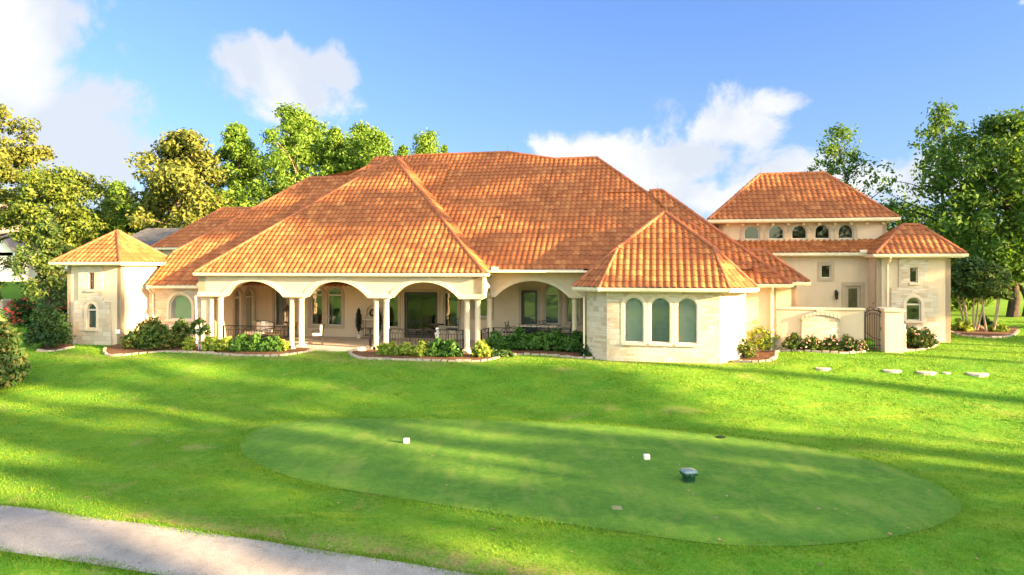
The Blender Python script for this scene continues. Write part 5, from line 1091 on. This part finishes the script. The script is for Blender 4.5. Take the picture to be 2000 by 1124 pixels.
bt('smallest green treetop just over the main ridge', 869, 287, 72, 90, 'cone', L_GUM, n=140, per=72, size=.22, base=.05, seed=18, clump=0.63)
for i, (px, top, d, w, lf, lab) in enumerate(((170, 412, 92, 230, L_DARK, 'dark bushy tree in the gap behind the left tower roof'), (300, 400, 82, 200, L_OAK, 'dark green tree low behind the olive pine'), (430, 390, 80, 220, L_DARK, 'dark tree in the shade behind the left ridge'), (545, 285, 72, 210, L_GUM, 'leafy tree filling in behind the airy tree'), (690, 276, 74, 200, L_GUM, 'rounded leafy tree filling in behind the row of spires'), (610, 250, 70, 150, L_GUM, 'rounded green treetop just right of the tallest airy tree'), (40, 395, 100, 260, L_OAK, 'dark green tree behind the white gabled house'), (-130, 330, 80, 260, L_OAK, 'dark green tree beyond the left edge pine'))):
    bt(lab, px, top, d, w, 'round', lf, n=130, per=116, size=.28, base=.02, seed=30 + i, clump=1.5)
# right of the house
bt('thin dark elm leaning left behind the upper roof, sky showing through it', 1672, 252, 50, 250, 'open', L_OAK, n=120, per=26, size=.22, base=.34, seed=21, clump=.66, lean=(-1.2, 0), bark=M_BARKD, tr=.20, group='trees right of the house')
bt('tall wispy dark elm rising highest on the right', 1840, 210, 50, 210, 'open', L_OAK, n=110, per=30, size=.24, base=.36, seed=22, clump=.72, bark=M_BARKD, tr=.24, group='trees right of the house')
bt('broad dense dark green tree at the right edge with twin trunks', 1975, 236, 46, 330, 'round', L_OAK, n=260, per=80, size=.26, base=.20, seed=23, clump=1.05, bark=M_BARKD, tr=.30, group='trees right of the house', lean=(-.3, 0))
bt('bright green leafy tree low behind the right tower', 1880, 430, 52, 200, 'round', L_GUM, n=130, per=70, size=.26, base=.05, seed=24, clump=.95, group='trees right of the house')
bt('dark leafy tree behind the upper storey roof', 1770, 400, 56, 170, 'round', L_OAK, n=110, per=70, size=.28, base=.02, seed=25, clump=1.1, group='trees right of the house')
bt('golden leaved tree showing just behind the upper roof slope', 1655, 372, 72, 120, 'round', L_GOLD, n=80, per=60, size=.3, base=.02, seed=26, clump=1.1, group='trees right of the house')
bt('second thick trunked tree at the right edge, lit along one side', 2005, 330, 46.5, 180, 'round', L_GUM, n=110, per=60, size=.24, base=.45, seed=27, clump=.9, bark=M_BARK, tr=.26, group='trees right of the house')
for i, (px, top, d, w, lf, lab) in enumerate(((1990, 440, 84, 260, L_GOLD, 'golden bushy tree far beyond the right lawn'), (1900, 470, 96, 240, L_GUM, 'pale green bushy tree far behind the crape myrtles'), (2130, 400, 90, 300, L_OAK, 'dark bushy tree beyond the right edge of the lawn'))):
    bt(lab, px, top, d, w, 'round', lf, n=80, per=60, size=.40, base=.02, seed=60 + i, clump=1.9, group='trees right of the house')
p = at(1905, 648); tree('largest dark umbrella shaped crape myrtle with many bare pale stems, in the right hand bed', p.x, p.y + .3, 3.75, 1.35, 'umbrella', L_DARK, M_BARKP, 110, 60, .16, .52, 'crape myrtles in the right hand bed', 'crape_myrtle', seed=41, tr=.055, clump=.36, trunks=6)
p = at(1935, 650); tree('smaller dark crape myrtle to the right in the same bed, its tips turning gold', p.x, p.y + .1, 3.45, 1.10, 'umbrella', L_CEDAR, M_BARKP, 80, 55, .15, .52, 'crape myrtles in the right hand bed', 'crape_myrtle', seed=42, tr=.050, clump=.32, trunks=4)
p = at(386, 686); tree('little sapling with white stems in front of the stone wall left of the porch', p.x, p.y + .25, 1.35, .42, 'umbrella', L_DARK, M_WHITE, 34, 36, .09, .55, None, 'sapling', seed=43, tr=.022, clump=.13, trunks=5)
# tall trees beyond the right edge of the picture, between the sun and the house: their shadows stripe the lawn and dapple the walls
SD = Vector((math.sin(SUN_AZ), math.cos(SUN_AZ), 0)); SN = Vector((-SD.y, SD.x, 0))
def lane(q, s): return SN * q + SD * s
GS = 'trees beyond the right edge of the lawn'
SHADE = [(20.9, 58, 26, 1.7), (17.0, 54, 26, 2.1), (13.2, 62, 28, 1.7), (9.7, 57, 18.8, 1.9), (5.5, 52, 27, 3.2), (-1, 56, 27, 3.9), (-9, 56, 27, 5.0), (15.0, 74, 28, 1.1), (11.7, 72, 31, 1.7), (7.3, 70, 30, 1.35), (19.0, 74, 31, 1.5), (2.2, 72, 31, 2.2)]
for i, (q, s, h, E) in enumerate(SHADE):
    sp, b = (E - .35) / 1.28, .22; P = lane(q, s); tree('dense leafy oak beyond the right edge of the lawn, low branched', P.x, P.y, h, sp, 'round', L_OAK, M_BARK, int(70 + sp * 60), 60, .34, b, GS, 'oak_tree', seed=80 + i, clump=.35 + sp * .18)
HIGH = [(26.4, 46, 30, 2.8, .78), (30.3, 50, 31, 3.2, .56), (35.5, 46, 30, 3.8, .40), (41, 56, 32, 4.8, .38), (22.8, 60, 21, 2.3, .80), (47, 60, 30, 5.0, .38), (33, 62, 34, 3.2, .52), (38, 68, 34, 3.6, .45)]
for i, (q, s, h, sp, b) in enumerate(HIGH):
    P = lane(q, s); tree('tall bare trunked pine beyond the right edge of the lawn', P.x, P.y, h, sp, 'pine', L_PINE, M_BARK, (30, 62, 74, 84, 48, 84, 62, 62)[i], 60, .36, b, GS, 'pine_tree', seed=90 + i, clump=.95, tr=.36 if i == 0 else .24)
# wood behind the viewpoint, mirrored in the window glass
for i in range(11):
    x = -70 + i * 13 + (i * 37 % 7); y = -46 - (i * 53 % 14); tree('leafy tree in the wood across the path from the house', x, y, 11 + (i * 29 % 4), 6.0, 'round', (L_OAK, L_DARK, L_GUM)[i % 3], M_BARK, 70, 45, .55, .05, 'wood across the path', seed=120 + i, clump=1.6)
# ------------------------------------------------------------------ neighbouring houses
def nb(name, label, loc, rz=0): return thing(name, label, 'house', loc, rz, 'neighbouring houses')
z0 = float(gz(px2(10, 78), 78)); t = nb('gabled_house', 'white gabled house with brown trim at the left edge behind the trees', (px2(-45, 80), 80, z0), R(0))
MB().box(-6.5, 4.2, 0, 9, -1, 3.4).build('wall', M_WHITE, t)
MB().prism([(-9.0, 3.0), (5.1, 3.0), (-1.2, 9.0)], .0, .25).build('gable', M_WHITE, t); m = MB()
for a, b in (((-9.6, 2.6), (-1.2, 9.15)), ((5.5, 2.6), (-1.2, 9.15))): m.prism([a, b, (b[0], b[1] + .35), (a[0], a[1] + .35)] if a[0] < b[0] else [b, a, (a[0], a[1] + .35), (b[0], b[1] + .35)], -.45, 9)
m.build('roof', M_BROWNSH, t); f1 = MB().box(-3.0, -1.4, -.06, .05, .9, 2.6).build('window', M_SASH, t); MB().box(-2.9, -1.5, -.08, -.065, 1.0, 2.5).build('pane', M_GLASSD, f1)
t = nb('low_house', 'low white house with a brown hipped roof behind the feathery tree', (px2(78, 84), 84, float(gz(px2(78, 84), 84))), 0)
MB().box(-5, 6, 0, 8, -1, 3.0).build('wall', M_WHITE, t); MB().add([(-5.8, -.6, 3), (6.8, -.6, 3), (6.8, 8.6, 3), (-5.8, 8.6, 3), (-2, 4, 6.2), (3, 4, 6.2)], [(0, 1, 5, 4), (1, 2, 5), (2, 3, 4, 5), (3, 0, 4), (3, 2, 1, 0)]).build('roof', M_BROWNSH, t)
g_ = MB().box(-1, 3.0, -.08, .02, 0, 2.3).build('garage_door', M_TRIM, t)
d = 47; t = nb('slate_house', 'neighbouring house showing only a dark slate roof behind the left tower', (px2(292, d), d, 0), 0)
MB().box(-3.2, 4, 0, 8, -1, 4.8).build('wall', M_BROWNSH, t); zr = hgt(446, d + 4); MB().add([(-3.8, -.6, 4.6), (4.8, -.6, 4.6), (4.8, 8.6, 4.6), (-3.8, 8.6, 4.6), (-2.3, 4, zr), (3.4, 4, zr)], [(0, 1, 5, 4), (1, 2, 5), (2, 3, 4, 5), (3, 0, 4), (3, 2, 1, 0)]).build('roof', M_SLATE, t)
d = 75; t = nb('grey_roofed_house', 'neighbouring house whose grey roof peaks just show over the right slopes', (px2(1300, d), d, 0), 0)
MB().box(-6, 8, 0, 9, -1, 6).build('wall', M_BROWNSH, t); za, zb = hgt(364, d), hgt(414, d)
MB().add([(-6.5, -.5, 6), (4, -.5, 6), (4, 8, 6), (-6.5, 8, 6), (-1.7, 4, za)], [(0, 1, 4), (1, 2, 4), (2, 3, 4), (3, 0, 4), (3, 2, 1, 0)]).add([(2, -.5, 6), (6.8, -.5, 6), (6.8, 8, 6), (2, 8, 6), (3.0, 3, zb), (4.2, 3, zb)], [(0, 1, 5, 4), (1, 2, 5), (2, 3, 4, 5), (3, 0, 4), (3, 2, 1, 0)]).build('roof', M_SLATE, t)
t = thing('gate_post', 'short white stone gate post by the driveway at the far left', 'post', Vector((px2(3, 52), 52, 0)), 0); MB().box(-.35, .35, -.35, .35, -.1, 1.15).build('shaft', M_STONE, t); MB().box(-.42, .42, -.42, .42, 1.15, 1.25).build('cap', M_CAST, t)
